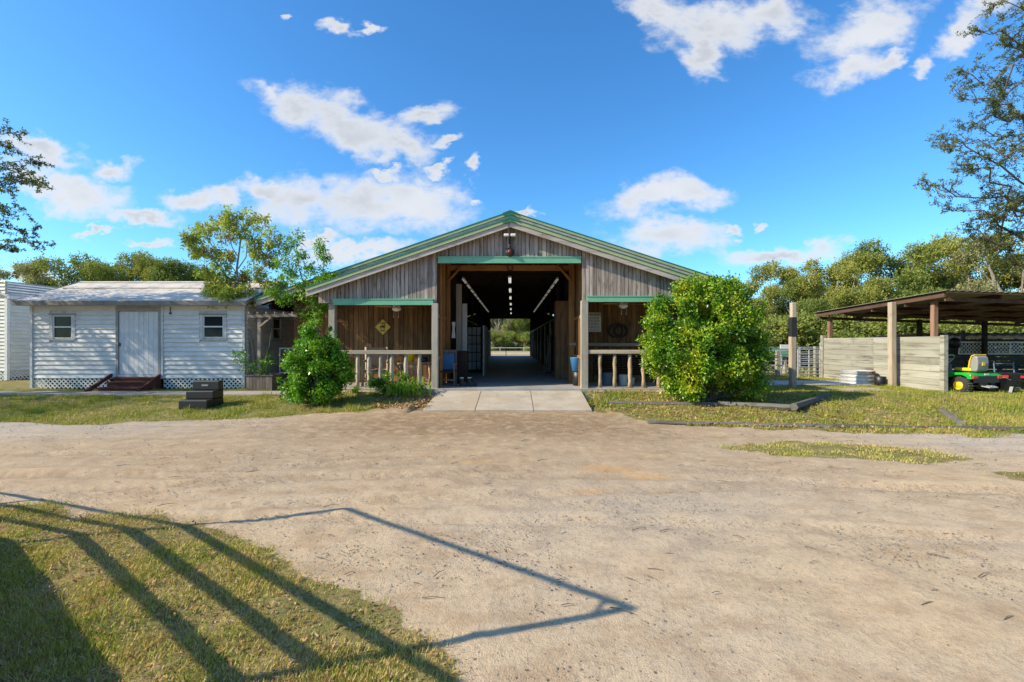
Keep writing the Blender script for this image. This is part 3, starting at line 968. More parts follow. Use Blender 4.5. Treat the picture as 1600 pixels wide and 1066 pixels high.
def vboards(x0, x1, y, zb, ztop, wd, mat, th=.022, name='board', par=None, gap=.013):
    x = x0
    i = 0
    while x < x1 - .01:
        w_ = min(wd * random.uniform(.9, 1.1), x1 - x)
        a, c = x + gap / 2, x + w_ - gap / 2
        dy_ = random.uniform(-.004, .004)
        s_ = MB()
        zb_ = zb + random.uniform(-.006, .004)
        pts = [(a, zb_), (c, zb_), (c, ztop(c)), (a, ztop(a))]
        if a < -.05 < c:
            pts = [(a, zb_), (c, zb_), (c, ztop(c)), (-.05, ztop(-.05)), (a, ztop(a))]
        s_.prism(pts, 'y', y + dy_, y + dy_ + th)
        s_.build(name, mat, par or barn)
        x += w_
        i += 1


# porch gable siding: left, centre and right of the door
vboards(-5.32, -2.06, YF, 2.70, r1, .108, 'grey_board')
vboards(-2.06, 1.92, YF, 3.93, r1, .108, 'grey_board')
vboards(1.92, 5.3, YF, 2.78, r1, .108, 'grey_board')
# dark backing so that no light leaks between boards
bk = MB()
bk.prism([(-5.3, 2.75), (-2.08, 2.75), (-2.08, 4.0), (1.94, 4.0), (1.94, 2.82), (5.28, 2.82), (5.28, r1(5.28) - .01), (-.05, r1(-.05) - .01), (-5.3, r1(-5.3) - .01)], 'y', YF + .03, YF + .05)
bk.build('gable_backing', 'dark_wood_z', barn)


def zi(py, Y):
    return HC + (535 - py) / F * Y


# green header beams (a shallow gutter-like channel proud of the boards)
def header(x0, x1, z0, z1):
    s_ = MB()
    s_.box(x0, x1, YF - .055, YF - .005, z0, z1)
    s_.box(x0 - .01, x1 + .01, YF - .068, YF - .002, z1 - .025, z1 + .004)
    s_.box(x0 - .005, x1 + .005, YF - .062, YF - .003, z0 - .004, z0 + .015)
    s_.build('green_header', 'green_beam', barn)


header(-4.90, -2.16, 2.645, 2.81)
header(-2.03, 1.89, 3.79, 3.965)
header(2.06, 4.90, 2.73, 2.89)


# posts of the porch
def post(x, y, w_, z0, z1, mat, par, name='post', bev=.008):
    s_ = MB()
    n_ = 5
    zs = [z0 + (z1 - z0) * i / n_ for i in range(n_ + 1)]
    pts = []
    for z in zs:
        ox, oy = random.uniform(-.004, .004), random.uniform(-.004, .004)
        pts.append([(x - w_ / 2 + ox, y - w_ / 2 + oy, z), (x + w_ / 2 + ox, y - w_ / 2 + oy, z), (x + w_ / 2 + ox, y + w_ / 2 + oy, z), (x - w_ / 2 + ox, y + w_ / 2 + oy, z)])
    vs = [q for p in pts for q in p]
    fs = [(0, 3, 2, 1), tuple(range(4 * n_, 4 * n_ + 4))]
    for i in range(n_):
        for j in range(4):
            k = (j + 1) % 4
            fs.append((i * 4 + j, i * 4 + k, i * 4 + 4 + k, i * 4 + 4 + j))
    s_.poly(vs, fs)
    return s_.build(name, mat, par, bevel=bev)


post(-2.11, YF + .02, .17, .14, 2.685, 'grey_post', barn)
post(1.99, YF + .02, .19, .14, 2.765, 'grey_post', barn)
post(-4.985, YF + .16, .17, .15, 3.0, 'grey_post', barn)
post(4.985, YF + .16, .17, .15, 3.0, 'grey_post', barn)
# inner posts and header at the main wall
post(-1.99, YB - .05, .12, FZ, 4.1, 'orange_post', barn)
post(1.86, YB - .08, .17, FZ, 4.1, 'orange_post', barn)
s_ = MB(); s_.box(-1.93, 1.775, YB - .10, YB - .02, 3.86, 4.02); s_.build('door_beam', 'orange_beam', barn)
s_ = MB(); s_.bar((-1.95, YB - .13, 3.55), (-1.55, YB - .13, 4.0), .05, .12, (0, 1, 0)); s_.build('brace', 'orange_beam', barn)
s_ = MB(); s_.bar((1.80, YB - .19, 3.55), (1.40, YB - .19, 4.0), .05, .12, (0, 1, 0)); s_.build('brace', 'orange_beam', barn)


def r2(x):
    return 5.36 - sl_(x) * abs(x + .05)


# main wall behind the porches and over the door
vboards(-6.85, -2.05, YB, .17, lambda x: min(r2(x), 3.9), .155, 'brown_board')
vboards(1.95, 6.5, YB, .17, lambda x: min(r2(x), 3.9), .155, 'brown_board')
vboards(-2.05, 1.95, YB, 4.02, lambda x: 4.5, .155, 'brown_board')
s_ = MB(); s_.prism([(-6.85, .15), (-2.08, .15), (-2.08, 4.05), (1.97, 4.05), (1.97, .15), (6.5, .15), (6.5, r2(6.5) - .01), (-.05, r2(0) - .01), (-6.85, r2(6.85) - .01)], 'y', YB + .03, YB + .06)
s_.build('wall_backing', 'dark_wood_z', barn)


# side returns between porch front and main wall
def yboards(x, y0, y1, zb, zt, wd, mat, th=.022, par=None, sgn=1):
    y = y0
    while y < y1 - .01:
        w_ = min(wd * random.uniform(.9, 1.1), y1 - y)
        d_ = random.uniform(-.003, .003)
        s_ = MB()
        s_.box(x + d_, x + d_ + th, y + .003, y + w_ - .003, zb, zt)
        s_.build('board', mat, par or barn)
        y += w_


yboards(-2.08, YF + .12, YB - .12, FZ, 4.1, .15, 'brown_board')
yboards(1.98, YF + .14, YB - .02, FZ, 4.1, .15, 'brown_board')
for zc in (1.15, 2.3):
    s_ = MB(); s_.box(-2.055, -2.01, YF + .12, YB - .13, zc, zc + .09); s_.build('girt', 'orange_post', barn)
    s_ = MB(); s_.box(1.93, 1.975, YF + .14, YB - .18, zc, zc + .09); s_.build('girt', 'orange_post', barn)
# a few studs catching the light inside the door reveal
for (x, y) in ((-2.03, YF + .55), (-2.03, YF + 1.1), (1.955, YF + .6)):
    post(x, y, .07, FZ, 4.0, 'orange_post', barn, 'stud', .004)

# floors
s_ = MB(); s_.box(-5.15, 5.15, 12.30, YB + .02, .05, FZ); s_.build('porch_floor', 'floor', barn)
s_ = MB(); s_.box(-6.8, 6.45, YB + .022, 43.2, .05, FZ - .003); s_.build('aisle_floor', 'floor', barn)


# roofs: corrugated green sheets as two slopes, with rake trim, fascia and ridge cap
def roof(zpk, xc, half0, y0, y1, th, green_h, fas_h, half_r=None):
    for sg in (-1, 1):
        sl = SS[sg]
        half = half_r if (sg > 0 and half_r) else half0
        s_ = MB()
        # ribbed sheet: ribs run down the slope
        n_ = int((y1 - y0) / .115)
        top = []
        for i in range(n_ + 1):
            y = y0 + (y1 - y0) * i / n_
            dz_ = .022 if i % 2 else 0.0
            top.append((y, dz_))
        vs = []; fs = []
        for (y, dz_) in top:
            vs += [(xc, y, zpk + dz_), (xc + sg * half, y, zpk + dz_ - sl * half), (xc, y, zpk - .012), (xc + sg * half, y, zpk - .012 - sl * half)]
        for i in range(n_):
            k = i * 4
            fs += [(k, k + 1, k + 5, k + 4), (k + 2, k + 6, k + 7, k + 3), (k + 1, k + 3, k + 7, k + 5)]
        s_.poly(vs, fs)
        s_.build('roof_sheet', 'green_roof', barn)
        nrm = Vector((sg * sl, 0, 1)).normalized()
        dn = Vector((sg, 0, -sl))
        # decking under the sheet
        s_ = MB()
        a = Vector((xc, 0, zpk - .03)); b_ = Vector((xc + sg * (half - .03), 0, zpk - .03 - sl * (half - .03)))
        s_.poly([(a.x, y0 + .05, a.z), (b_.x, y0 + .05, b_.z), (b_.x, y1, b_.z), (a.x, y1, a.z), (a.x, y0 + .05, a.z - .03), (b_.x, y0 + .05, b_.z - .03), (b_.x, y1, b_.z - .03), (a.x, y1, a.z - .03)],
                [(0, 1, 2, 3), (4, 7, 6, 5), (0, 4, 5, 1), (1, 5, 6, 2), (2, 6, 7, 3), (3, 7, 4, 0)])
        s_.build('roof_deck', 'dark_wood_y', barn)
        # rake trim (light green angle) and fascia boards
        def strip(zoff, h_, ya, yb, mat, nm):
            h2 = half
            s_ = MB()
            e = xc + sg * h2
            s_.prism([(xc, zpk + zoff), (e, zpk + zoff - sl * h2), (e, zpk + zoff - h_ - sl * h2), (xc, zpk + zoff - h_)], 'y', ya, yb)
            return s_.build(nm, mat, barn)
        strip(.028, .03, y0 - .035, y0 + .06, 'green_dark', 'drip_edge')
        strip(-.004, green_h, y0 - .025, y0 + .012, 'green_trim', 'rake_trim')
        strip(-green_h - .012, fas_h, y0 - .0, y0 + .035, 'fascia', 'fascia')
        # eave rafters
        for i in range(int((y1 - y0) / .62)):
            y = y0 + .35 + i * .62
            s_ = MB()
            s_.prism([(xc + sg * .1, zpk - .065 - sl * .1), (xc + sg * (half - .05), zpk - .065 - sl * (half - .05)), (xc + sg * (half - .05), zpk - .18 - sl * (half - .05)), (xc + sg * .1, zpk - .18 - sl * .1)], 'y', y, y + .04)
            s_.build('rafter', 'dark_wood_y', barn)
    s_ = MB()
    hw = .24
    s_.prism([(xc - hw, zpk + .045 - SL * hw), (xc, zpk + .055), (xc + hw, zpk + .045 - SL * hw), (xc + hw, zpk - .02 - SL * hw), (xc, zpk + .0), (xc - hw, zpk - .02 - SL * hw)], 'y', y0 - .05, y1)
    s_.build('ridge_cap', 'green_dark', barn)
    s_ = MB()
    s_.prism([(xc - .19, zpk - .07 - SL * .19), (xc, zpk - .0), (xc + .19, zpk - .07 - SL * .19), (xc, zpk - .1)], 'y', y0 - .047, y0 - .027)
    s_.build('ridge_cap_end', 'green_dark', barn)


roof(4.945, -.05, 5.50, 12.25, YB + .1, .03, .08, .13)
roof(5.63, -.05, 7.90, 14.02, 43.0, .03, .075, .13, 6.95)
# eave beams and side walls of the long barn
for sg in (-1, 1):
    xw_ = -6.85 if sg < 0 else 6.5
    s_ = MB(); s_.box(xw_ - .03, xw_ + .03, YB + .06, 43, .15, r2(xw_) - .02); s_.build('side_wall', 'brown_board', barn)
    xw_ = -7.6 if sg < 0 else 6.75
    s_ = MB(); s_.box(xw_ - .04, xw_ + .04, 14.3, 43, r2(xw_) - .12, r2(xw_) + .04); s_.build('eave_beam', 'dark_wood_y', barn)
# far gable wall with the far opening
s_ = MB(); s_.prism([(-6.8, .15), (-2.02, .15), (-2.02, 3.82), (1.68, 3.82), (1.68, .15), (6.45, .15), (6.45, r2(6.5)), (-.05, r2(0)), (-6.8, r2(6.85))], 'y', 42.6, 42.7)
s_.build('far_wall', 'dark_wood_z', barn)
# aisle ceiling with joists
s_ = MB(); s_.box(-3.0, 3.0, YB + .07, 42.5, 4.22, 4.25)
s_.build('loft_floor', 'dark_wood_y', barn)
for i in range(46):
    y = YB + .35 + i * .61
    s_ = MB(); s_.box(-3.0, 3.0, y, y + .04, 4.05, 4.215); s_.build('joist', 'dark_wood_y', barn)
# stall fronts along the aisle: boards, sill rail, bars, posts
def stalls(x, sg, yy0):
    y = yy0
    while y < 42:
        y2 = min(y + 3.35, 42.5)
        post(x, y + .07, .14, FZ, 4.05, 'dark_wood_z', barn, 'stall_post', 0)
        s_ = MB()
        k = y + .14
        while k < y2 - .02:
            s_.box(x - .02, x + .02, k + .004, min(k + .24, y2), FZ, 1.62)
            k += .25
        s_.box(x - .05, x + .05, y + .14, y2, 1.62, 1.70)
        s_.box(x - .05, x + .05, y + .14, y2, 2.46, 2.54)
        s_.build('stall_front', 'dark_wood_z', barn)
        s_ = MB()
        k = y + .25
        while k < y2 - .05:
            s_.tube([(x, k, 1.70), (x, k, 2.46)], .010, 5, False)
            k += .12
        s_.build('stall_bars', 'dark_iron', barn)
        s_ = MB(); s_.box(x - sg * .055 - .018, x - sg * .055 + .018, y2 - .14, y2 - .08, FZ, 2.55)
        s_.box(x - sg * .06 - .03, x - sg * .06 + .03, y + .5, y2 - .25, 2.565, 2.60)
        s_.build('stall_track', 'galv', barn)
        y += 3.35
stalls(-2.02, -1, 19.6)
stalls(1.80, 1, 17.6)
yboards(-2.06, YB + .07, 19.5, FZ, 4.05, .24, 'dark_wood_z')
yboards(1.99, YB + .07, 17.5, FZ, 4.05, .24, 'dark_wood_z')
# louvre panel low on the right porch wall
s_ = MB()
for i in range(9):
    s_.bar((2.6, YB - .03, .62 + i * .07), (4.3, YB - .03, .62 + i * .07), .012, .05, (0, -.6, 1))
s_.box(2.55, 2.6, YB - .05, YB - .008, .55, 1.25); s_.box(4.3, 4.35, YB - .05, YB - .008, .55, 1.25)
s_.build('louvre_panel', 'dark_iron', barn)
s_ = MB(); s_.tube([(1.78, YB - .12, 1.56), (3.2, YB - .12, 1.545), (4.9, YB - .12, 1.555)], .055, 8); s_.build('wall_rail', 'rail', barn)


# ---- porch railings (logs)
def railing(x0, x1, label, posx, right):
    r_ = empty('porch_railing', ((x0 + x1) / 2, YF + .05, .15), label, 'railing', 'log railings of the barn porch')
    s_ = MB()
    zt = 1.40 if not right else 1.41
    s_.box(x0, x1, YF - .05, YF + .06, zt - .105, zt)
    s_.build('top_rail', 'rail', r_, bevel=.008)
    s_ = MB(); s_.box(x0, x1, YF - .0, YF + .09, .33, .395); s_.build('bottom_rail', 'rail', r_)
    for x in posx:
        s_ = MB()
        n_ = 6
        pts = []; ra = []
        r0 = random.uniform(.045, .058)
        for i in range(n_ + 1):
            pts.append((x + random.uniform(-.007, .007), YF + .04 + random.uniform(-.01, .01), .397 + (zt - .115 - .397) * i / n_))
            ra.append(r0 * random.uniform(.85, 1.12) * (1.0 if i else 1.15))
        s_.tube(pts, ra, 9, True, .05)
        s_.build('baluster', 'log' if right else 'rail', r_, smooth=True)
    return r_


railing(-4.88, -2.20, 'sunbleached log railing of the left porch, beside the strap-leaved plant', [-4.6, -4.25, -3.93, -3.62, -3.31, -2.92, -2.55], False)
railing(2.09, 4.88, 'sunbleached log railing of the right porch, running behind the big bush', [2.42, 2.83, 3.25, 3.62, 4.05, 4.45], True)

# ---------------------------------------------------------------- white sheds on the left
def clip_seg(p, q, x0, x1, z0, z1):
    t0, t1 = 0.0, 1.0
    dx_, dz_ = q[0] - p[0], q[1] - p[1]
    for pp_, qq_ in ((-dx_, p[0] - x0), (dx_, x1 - p[0]), (-dz_, p[1] - z0), (dz_, z1 - p[1])):
        if abs(pp_) < 1e-9:
            if qq_ < 0: return None
            continue
        r = qq_ / pp_
        if pp_ < 0: t0 = max(t0, r)
        else: t1 = min(t1, r)
    if t0 >= t1: return None
    return (p[0] + dx_ * t0, p[1] + dz_ * t0), (p[0] + dx_ * t1, p[1] + dz_ * t1)


def lattice(x0, x1, z0, z1, mk, par, mat='lattice', pitch=.135, w_=.036, back=None):
    """diamond lattice in a plane; mk(x, z, depth) gives the 3D point"""
    s_ = MB()
    for sgn, dep in ((1, 0.0), (-1, .009)):
        c = x0 - (z1 - z0) - pitch
        while c < x1 + (z1 - z0) + pitch:
            p = (c, z0) if sgn == 1 else (c, z1)
            q = (c + (z1 - z0), z1) if sgn == 1 else (c + (z1 - z0), z0)
            r = clip_seg(p, q, x0, x1, z0, z1)
            if r:
                a, b_ = Vector(mk(r[0][0], r[0][1], dep)), Vector(mk(r[1][0], r[1][1], dep))
                if (b_ - a).length > .03:
                    nrm = Vector(mk(0, 0, 1)) - Vector(mk(0, 0, 0))
                    s_.bar(a, b_, w_, .006, nrm)
            c += pitch
    return s_.build('lattice_skirt', mat, par)


def sidingx(x0, x1, y, z0, z1, mat, par, holes=(), step=.138, name='siding_board'):
    """lap siding on a wall facing -Y; holes are (xa, xb, za, zb)"""
    z = z0
    while z < z1 - .02:
        zt = min(z + step, z1)
        segs = [(x0, x1)]
        for (xa, xb, za, zb) in holes:
            if zt > za + .01 and z < zb - .01:
                ns = []
                for (a, b_) in segs:
                    if xb <= a or xa >= b_: ns.append((a, b_)); continue
                    if xa > a: ns.append((a, xa))
                    if xb < b_: ns.append((xb, b_))
                segs = ns
        for (a, b_) in segs:
            if b_ - a < .02: continue
            s_ = MB()
            dd = random.uniform(-.002, .002)
            s_.prism([(y - .042 + dd, z + .001), (y - .006, zt + .006), (y, zt + .006), (y, z + .001)], 'x', a, b_)
            s_.build(name, mat, par)
        z += step


def sidingy(x, y0, y1, z0, z1, mat, par, holes=(), step=.138, sg=1):
    z = z0
    while z < z1 - .02:
        zt = min(z + step, z1)
        segs = [(y0, y1)]
        for (xa, xb, za, zb) in holes:
            if zt > za + .01 and z < zb - .01:
                ns = []
                for (a, b_) in segs:
                    if xb <= a or xa >= b_: ns.append((a, b_)); continue
                    if xa > a: ns.append((a, xa))
                    if xb < b_: ns.append((xb, b_))
                segs = ns
        for (a, b_) in segs:
            s_ = MB()
            s_.prism([(x + sg * .042, z + .001), (x + sg * .006, zt + .006), (x, zt + .006), (x, z + .001)], 'y', a, b_)
            s_.build('siding_board', mat, par)
        z += step


def sash_window(par, cx, y, z0, z1, w_, axis='x', casing=.10):
    """small two-sash window with dark panes, casing and sill"""
    wn = empty('window', (cx if axis == 'x' else y, y if axis == 'x' else cx, z0), None, None)
    wn.parent = par
    wn.location = wn.location - origin(par)

    def bx(a0, a1, d0, d1, za, zb, nm, mat):
        s_ = MB()
        if axis == 'x': s_.box(a0, a1, y - d1, y - d0, za, zb)
        else: s_.box(y + d0, y + d1, a0, a1, za, zb)
        return s_.build(nm, mat, wn)
    h = w_ / 2
    zm = (z0 + z1) / 2
    bx(cx - h, cx + h, -.02, .006, z0, z1, 'pane', 'glass')
    s_ = MB()

    def add(a0, a1, d0, d1, za, zb):
        if axis == 'x': s_.box(a0, a1, y - d1, y - d0, za, zb)
        else: s_.box(y + d0, y + d1, a0, a1, za, zb)
    add(cx - h, cx - h + .025, .007, .030, z0, z1)
    add(cx + h - .025, cx + h, .007, .030, z0, z1)
    add(cx - h + .025, cx + h - .025, .007, .032, zm - .02, zm + .02)
    add(cx - h + .025, cx + h - .025, .007, .028, z0, z0 + .025)
    add(cx - h + .025, cx + h - .025, .007, .028, z1 - .025, z1)
    s_.build('sash', 'white', wn)
    bx(cx - h - casing, cx - h - .002, .004, .045, z0 - .03, z1 + .02, 'casing', 'trim')
    bx(cx + h + .002, cx + h + casing, .004, .045, z0 - .03, z1 + .02, 'casing', 'trim')
    bx(cx - h - casing - .02, cx + h + casing + .02, .004, .055, z1 + .022, z1 + .06, 'head_casing', 'door_frame')
    bx(cx - h - casing - .01, cx + h + casing + .01, .004, .06, z0 - .06, z0 - .032, 'sill', 'trim')
    return wn


YS = 14.0
XL, XR = -14.78, -8.20
shed = empty('white_shed', ((XL + XR) / 2, YS, .17), 'long white lap-sided shed with grey door between two small windows and stained pale roof', 'shed')
ZB, ZE = .52, 2.74
wl = (-14.05 + .0, 2.12)
holes = [(-12.15, -10.76, .3, 2.72), (-14.20, -13.42, 1.68, 2.52), (-9.60, -8.76, 1.70, 2.52)]
sidingx(XL + .06, XR - .06, YS, ZB, ZE, 'siding', shed, holes)
s_ = MB(); s_.box(XL + .02, XR - .02, YS + .001, YS + .05, ZB - .02, ZE)
s_.box(XR - .05, XR - .001, YS + .05, YS + 4.0, ZB - .02, ZE + .1)
s_.box(XL + .001, XL + .05, YS + .05, YS + 4.0, ZB - .02, ZE + .1)
s_.box(XL + .06, XR - .06, YS + 3.95, YS + 4.0, .2, ZE)
s_.build('wall_core', 'trim', shed)
sidingy(XR, YS + .05, YS + 4.0, ZB, 3.1, 'siding', shed, [(15.42, 16.22, 1.68, 2.52)])
sidingy(XL, YS + .05, YS + 4.0, ZB, 3.1, 'siding', shed, sg=-1)
for x in (XL, XR - .07):
    s_ = MB(); s_.box(x, x + .075, YS - .055, YS + .03, .22, ZE + .04); s_.build('corner_board', 'trim', shed)
# door
dr = empty('door', (-11.45, YS, .6)); dr.parent = shed; dr.location = dr.location - origin(shed)
for i in range(8):
    xa = -12.07 + i * .152
    s_ = MB(); s_.box(xa + .004, xa + .148, YS - .022 + random.uniform(-.002, .002), YS + .01, .64, 2.56)
    s_.build('panel_board', 'door_white', dr)
for (a, b_, c_, d_) in ((-12.15, -12.075, .55, 2.70), (-10.85, -10.775, .55, 2.70), (-12.075, -10.85, 2.575, 2.70)):
    s_ = MB(); s_.box(a, b_, YS - .055, YS - .0, c_, d_); s_.build('frame', 'door_frame', dr)
s_ = MB(); s_.box(-10.772, -10.70, YS - .05, YS - .0, .5, 2.72); s_.build('casing', 'trim', shed)
s_ = MB(); s_.box(-12.075, -10.85, YS - .06, YS - .001, .56, .63); s_.build('threshold', 'offwhite', dr)
s_ = MB(); s_.box(-12.06, -12.02, YS - .05, YS - .023, 1.5, 1.6); s_.build('handle', 'dark_iron', dr)
sash_window(shed, -13.80, YS, 1.74, 2.44, .58)
sash_window(shed, -9.17, YS, 1.76, 2.44, .62)
sash_window(shed, 15.82, XR, 1.74, 2.44, .50, 'y')
# lattice skirts
fm = lambda x, z, d: (x, YS - .012 - d, z)
lattice(XL + .08, -12.35, .20, ZB - .01, fm, shed)
lattice(-10.70, XR - .08, .20, ZB - .01, fm, shed)
lattice(YS + .1, YS + 3.9, .20, ZB - .01, lambda x, z, d: (XR - .012 + d, x, z), shed)
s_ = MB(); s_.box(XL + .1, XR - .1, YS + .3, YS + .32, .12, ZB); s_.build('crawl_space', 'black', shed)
# roof: low gable, ridge parallel to the front
def shed_roof(par, x0, x1, yf, yr, yb, ze, zr):
    for k, (ya, yb_, za, zb_) in enumerate(((yf, yr, ze, zr), (yb, yr, ze, zr))):
        nseg = 7
        for i in range(nseg):
            a = x0 + (x1 - x0) * i / nseg; b_ = x0 + (x1 - x0) * (i + 1) / nseg
            s_ = MB()
            nn = 8
            vs = []
            for q in range(nn + 1):
                t = q / nn
                for xx in (a + .004, b_ - .004):
                    vs.append((xx, ya + (yb_ - ya) * t, za + (zb_ - za) * t + random.uniform(-.006, .006)))
            fs = [(2 * q, 2 * q + 1, 2 * q + 3, 2 * q + 2) for q in range(nn)]
            s_.poly(vs, fs)
            ob = s_.build('roof_sheet', 'roof_white', par)
            sm = ob.modifiers.new('thick', 'SOLIDIFY'); sm.thickness = .02; sm.offset = 0
    s_ = MB()
    s_.box(x0, x1, yf - .02, yf + .03, ze - .14, ze - .005)
    s_.build('eave_fascia', 'roof_edge', par, bevel=.01)
    s_ = MB(); s_.box(x0 + .02, x1 - .02, yf + .03, YS, ze - .135, ze - .12); s_.build('soffit', 'trim', par)
    for x in (x0, x1):
        s_ = MB()
        s_.prism([(yf - .01, ze + .012), (yr, zr + .02), (yb, ze + .012), (yb, ze - .10), (yr, zr - .10), (yf - .01, ze - .10)], 'x', x - .015, x + .02)
        s_.build('gable_fascia', 'roof_edge', par)
        s_ = MB()
        xi = x + .3 if x == x0 else x - .3
        s_.prism([(YS, 2.70), (YS + 4, 2.70), (yr, zr - .05)], 'x', xi - .01, xi + .01)
        s_.build('gable_wall', 'trim', par)
    s_ = MB()
    s_.prism([(yr - .16, zr - .03), (yr, zr + .035), (yr + .16, zr - .03)], 'x', x0, x1)
    s_.build('ridge_cap', 'roof_white', par)
    s_ = MB()
    t = .62
    yy, zz = yf + (yr - yf) * t, ze + (zr - ze) * t
    s_.bar((x0 + .2, yy, zz + .018), (x1 - .02, yy, zz + .018), .05, .02)
    s_.build('roof_seam', 'roof_edge', par)


shed_roof(shed, -15.02, -7.98, 13.68, 15.85, 18.1, 2.87, 3.71)
# steps of the shed door
st = empty('door_steps', (-11.5, 13.55, .17), 'dark red-brown wooden steps below the grey shed door', 'steps')
for i, (yy, zz) in enumerate(((13.42, .30), (13.70, .44), (13.93, .56))):
    s_ = MB(); s_.box(-12.10, -10.90, yy - .16, yy + .10 if i < 2 else 13.985, zz - .035, zz); s_.build('tread', 'red_step', st)
    s_ = MB(); s_.box(-12.08, -10.92, yy - .13, yy - .11, zz - .15, zz - .036); s_.build('riser', 'red_step', st)
for x in (-12.30, -10.80):
    s_ = MB(); s_.prism([(13.2, .17), (13.97, .56), (13.97, .66), (13.12, .24), (13.12, .17)], 'x', x - .03, x + .03) if x < -12 else s_.prism([(13.2, .17), (13.97, .17), (13.97, .66), (13.12, .24)], 'x', x - .03, x + .03)
    s_.build('stringer', 'red_step', st)
s_ = MB(); s_.poly([(-12.40, 13.2, .2), (-12.12, 13.2, .2), (-12.12, 13.98, .60), (-12.16, 13.98, .60), (-12.40, 13.24, .2), (-12.12, 13.24, .2)], [(0, 1, 2, 3), (0, 3, 4)]); 
# small electric outlet and pipe on the shed
s_ = MB(); s_.tube([(-10.48, YS - .05, 2.70), (-10.48, YS - .05, 2.52)], .012, 6); s_.box(-10.51, -10.45, YS - .06, YS - .03, 2.48, 2.53)
s_.build('cable_stub', 'dark_iron', shed)

# the cream building at the left edge
lb = empty('cream_building', (-21.5, 17.1, .2), 'cream lap-sided building with a white roof at the left edge, behind the long shed', 'building')
XC = -18.95
sidingx(-26, XC - .07, 17.1, .55, 3.95, 'siding_cream', lb)
sidingy(XC, 17.17, 21.2, .55, 3.42, 'siding_cream', lb)
s_ = MB(); s_.box(-26, XC - .02, 17.102, 17.13, .3, 3.9); s_.box(XC - .03, XC - .001, 17.13, 21.2, .3, 3.45); s_.build('wall_core', 'trim', lb)
s_ = MB(); s_.box(XC - .06, XC + .04, 17.04, 17.15, .2, 3.42); s_.build('corner_board', 'white', lb)
lattice(-26, XC - .07, .14, .54, lambda x, z, d: (x, 17.09 - d, z), lb)
lattice(17.2, 21.2, .14, .54, lambda x, z, d: (XC + .005 + d, x, z), lb)
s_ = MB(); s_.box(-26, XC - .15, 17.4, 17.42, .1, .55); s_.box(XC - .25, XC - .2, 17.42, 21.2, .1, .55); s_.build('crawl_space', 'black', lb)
s_ = MB()
s_.poly([(-18.78, 16.95, 3.37), (-18.78, 21.6, 3.37), (-21.2, 21.6, 4.15), (-21.2, 16.95, 4.15), (-27, 21.6, 4.2), (-27, 16.95, 4.2)], [(0, 1, 2, 3), (3, 2, 4, 5)])
ob = s_.build('roof_sheet', 'roof_white', lb)
sm = ob.modifiers.new('thick', 'SOLIDIFY'); sm.thickness = .05
for i in range(6):
    t = i / 5
    s_ = MB(); s_.bar((-18.78 - 2.42 * t, 16.95, 3.39 + .78 * t), (-18.78 - 2.42 * t, 21.6, 3.39 + .78 * t), .03, .03); s_.build('roof_rib', 'roof_white', lb)
s_ = MB(); s_.box(-18.80, -18.76, 16.95, 21.6, 3.25, 3.37); s_.build('eave_fascia', 'white', lb)

# ---------------------------------------------------------------- plants
def limb(pts, r0, r1, s_, n_=7):
    k = len(pts)
    s_.tube(pts, [r0 + (r1 - r0) * i / (k - 1) for i in range(k)], n_, True, .06)


def wiggle(a, b_, n_, amp, rng, sag=0.0):
    a = np.array(a, float); b_ = np.array(b_, float)
    out = [a]
    for i in range(1, n_):
        t = i / n_
        out.append(a + (b_ - a) * t + rng.normal(size=3) * amp * math.sin(math.pi * t) + np.array([0, 0, -sag * math.sin(math.pi * t)]))
    out.append(b_)
    return out


def bush(name, loc, blobs, nsp, k, L, Wd, mat, label, cat, rng, spread=.13, stems=14, stemr=.018, inner=.25, droop=.1, ncl=90, crad=.28, shoots=40, sc=(1, 1, 1)):
    root = empty(name, loc, label, cat)
    # leafy clusters on separate stems, with gaps between them
    pc, oc = blob_points(blobs, ncl, rng, .50, 1.0)
    ncl = len(pc)
    rr = rng.uniform(.6, 1.25, ncl) * crad
    per = max(8, int(nsp / ncl))
    d_ = unit(rng.normal(size=(ncl, per, 3)))
    p = (pc[:, None] + d_ * (rr[:, None, None] * rng.uniform(.25, 1.05, (ncl, per, 1)))).reshape(-1, 3)
    o_ = unit(d_ * .6 + oc[:, None] * .8 + np.array([0, 0, .4])).reshape(-1, 3)
    Vv = [sprigs(p, o_, rng, k, spread, L, Wd, droop)]
    # stray shoots beyond the outline
    ps, os_ = blob_points(blobs, shoots, rng, .85, 1.0)
    for q, dd in zip(ps, os_):
        if q[2] < .35: continue
        dd = unit(dd * .7 + np.array([0, 0, .75]) + rng.normal(size=3) * .2)
        ln_ = rng.uniform(.18, .5) * crad * 2.2
        tt = rng.uniform(0, 1, 26)[:, None]
        cc = q + dd * ln_ * tt
        Vv.append(sprigs(cc, unit(dd + rng.normal(size=(26, 3)) * .5), rng, 2, .03, L, Wd, 0, .8))
    Vv = np.concatenate(Vv)
    stems = ncl
    p = pc
    # drop leaves under the ground
    q = Vv.reshape(-1, 4, 3) * np.array(sc)
    p = p * np.array(sc)
    q = q[q[:, :, 2].min(1) > .02]
    arr_obj('foliage', q.reshape(-1, 3), 4, mat, root)
    s_ = MB()
    for i in range(stems):
        e = p[i] * .97
        b0 = np.array([rng.uniform(-.18, .18), rng.uniform(-.15, .15), 0])
        limb(wiggle(b0, e, 5, .05, rng), stemr * .6, stemr * .25, s_, 5)
    ob = s_.build('stems', 'bark', root, noshift=True)
    ob.location = (0, 0, 0)
    return root


rb = np.random.RandomState(21)
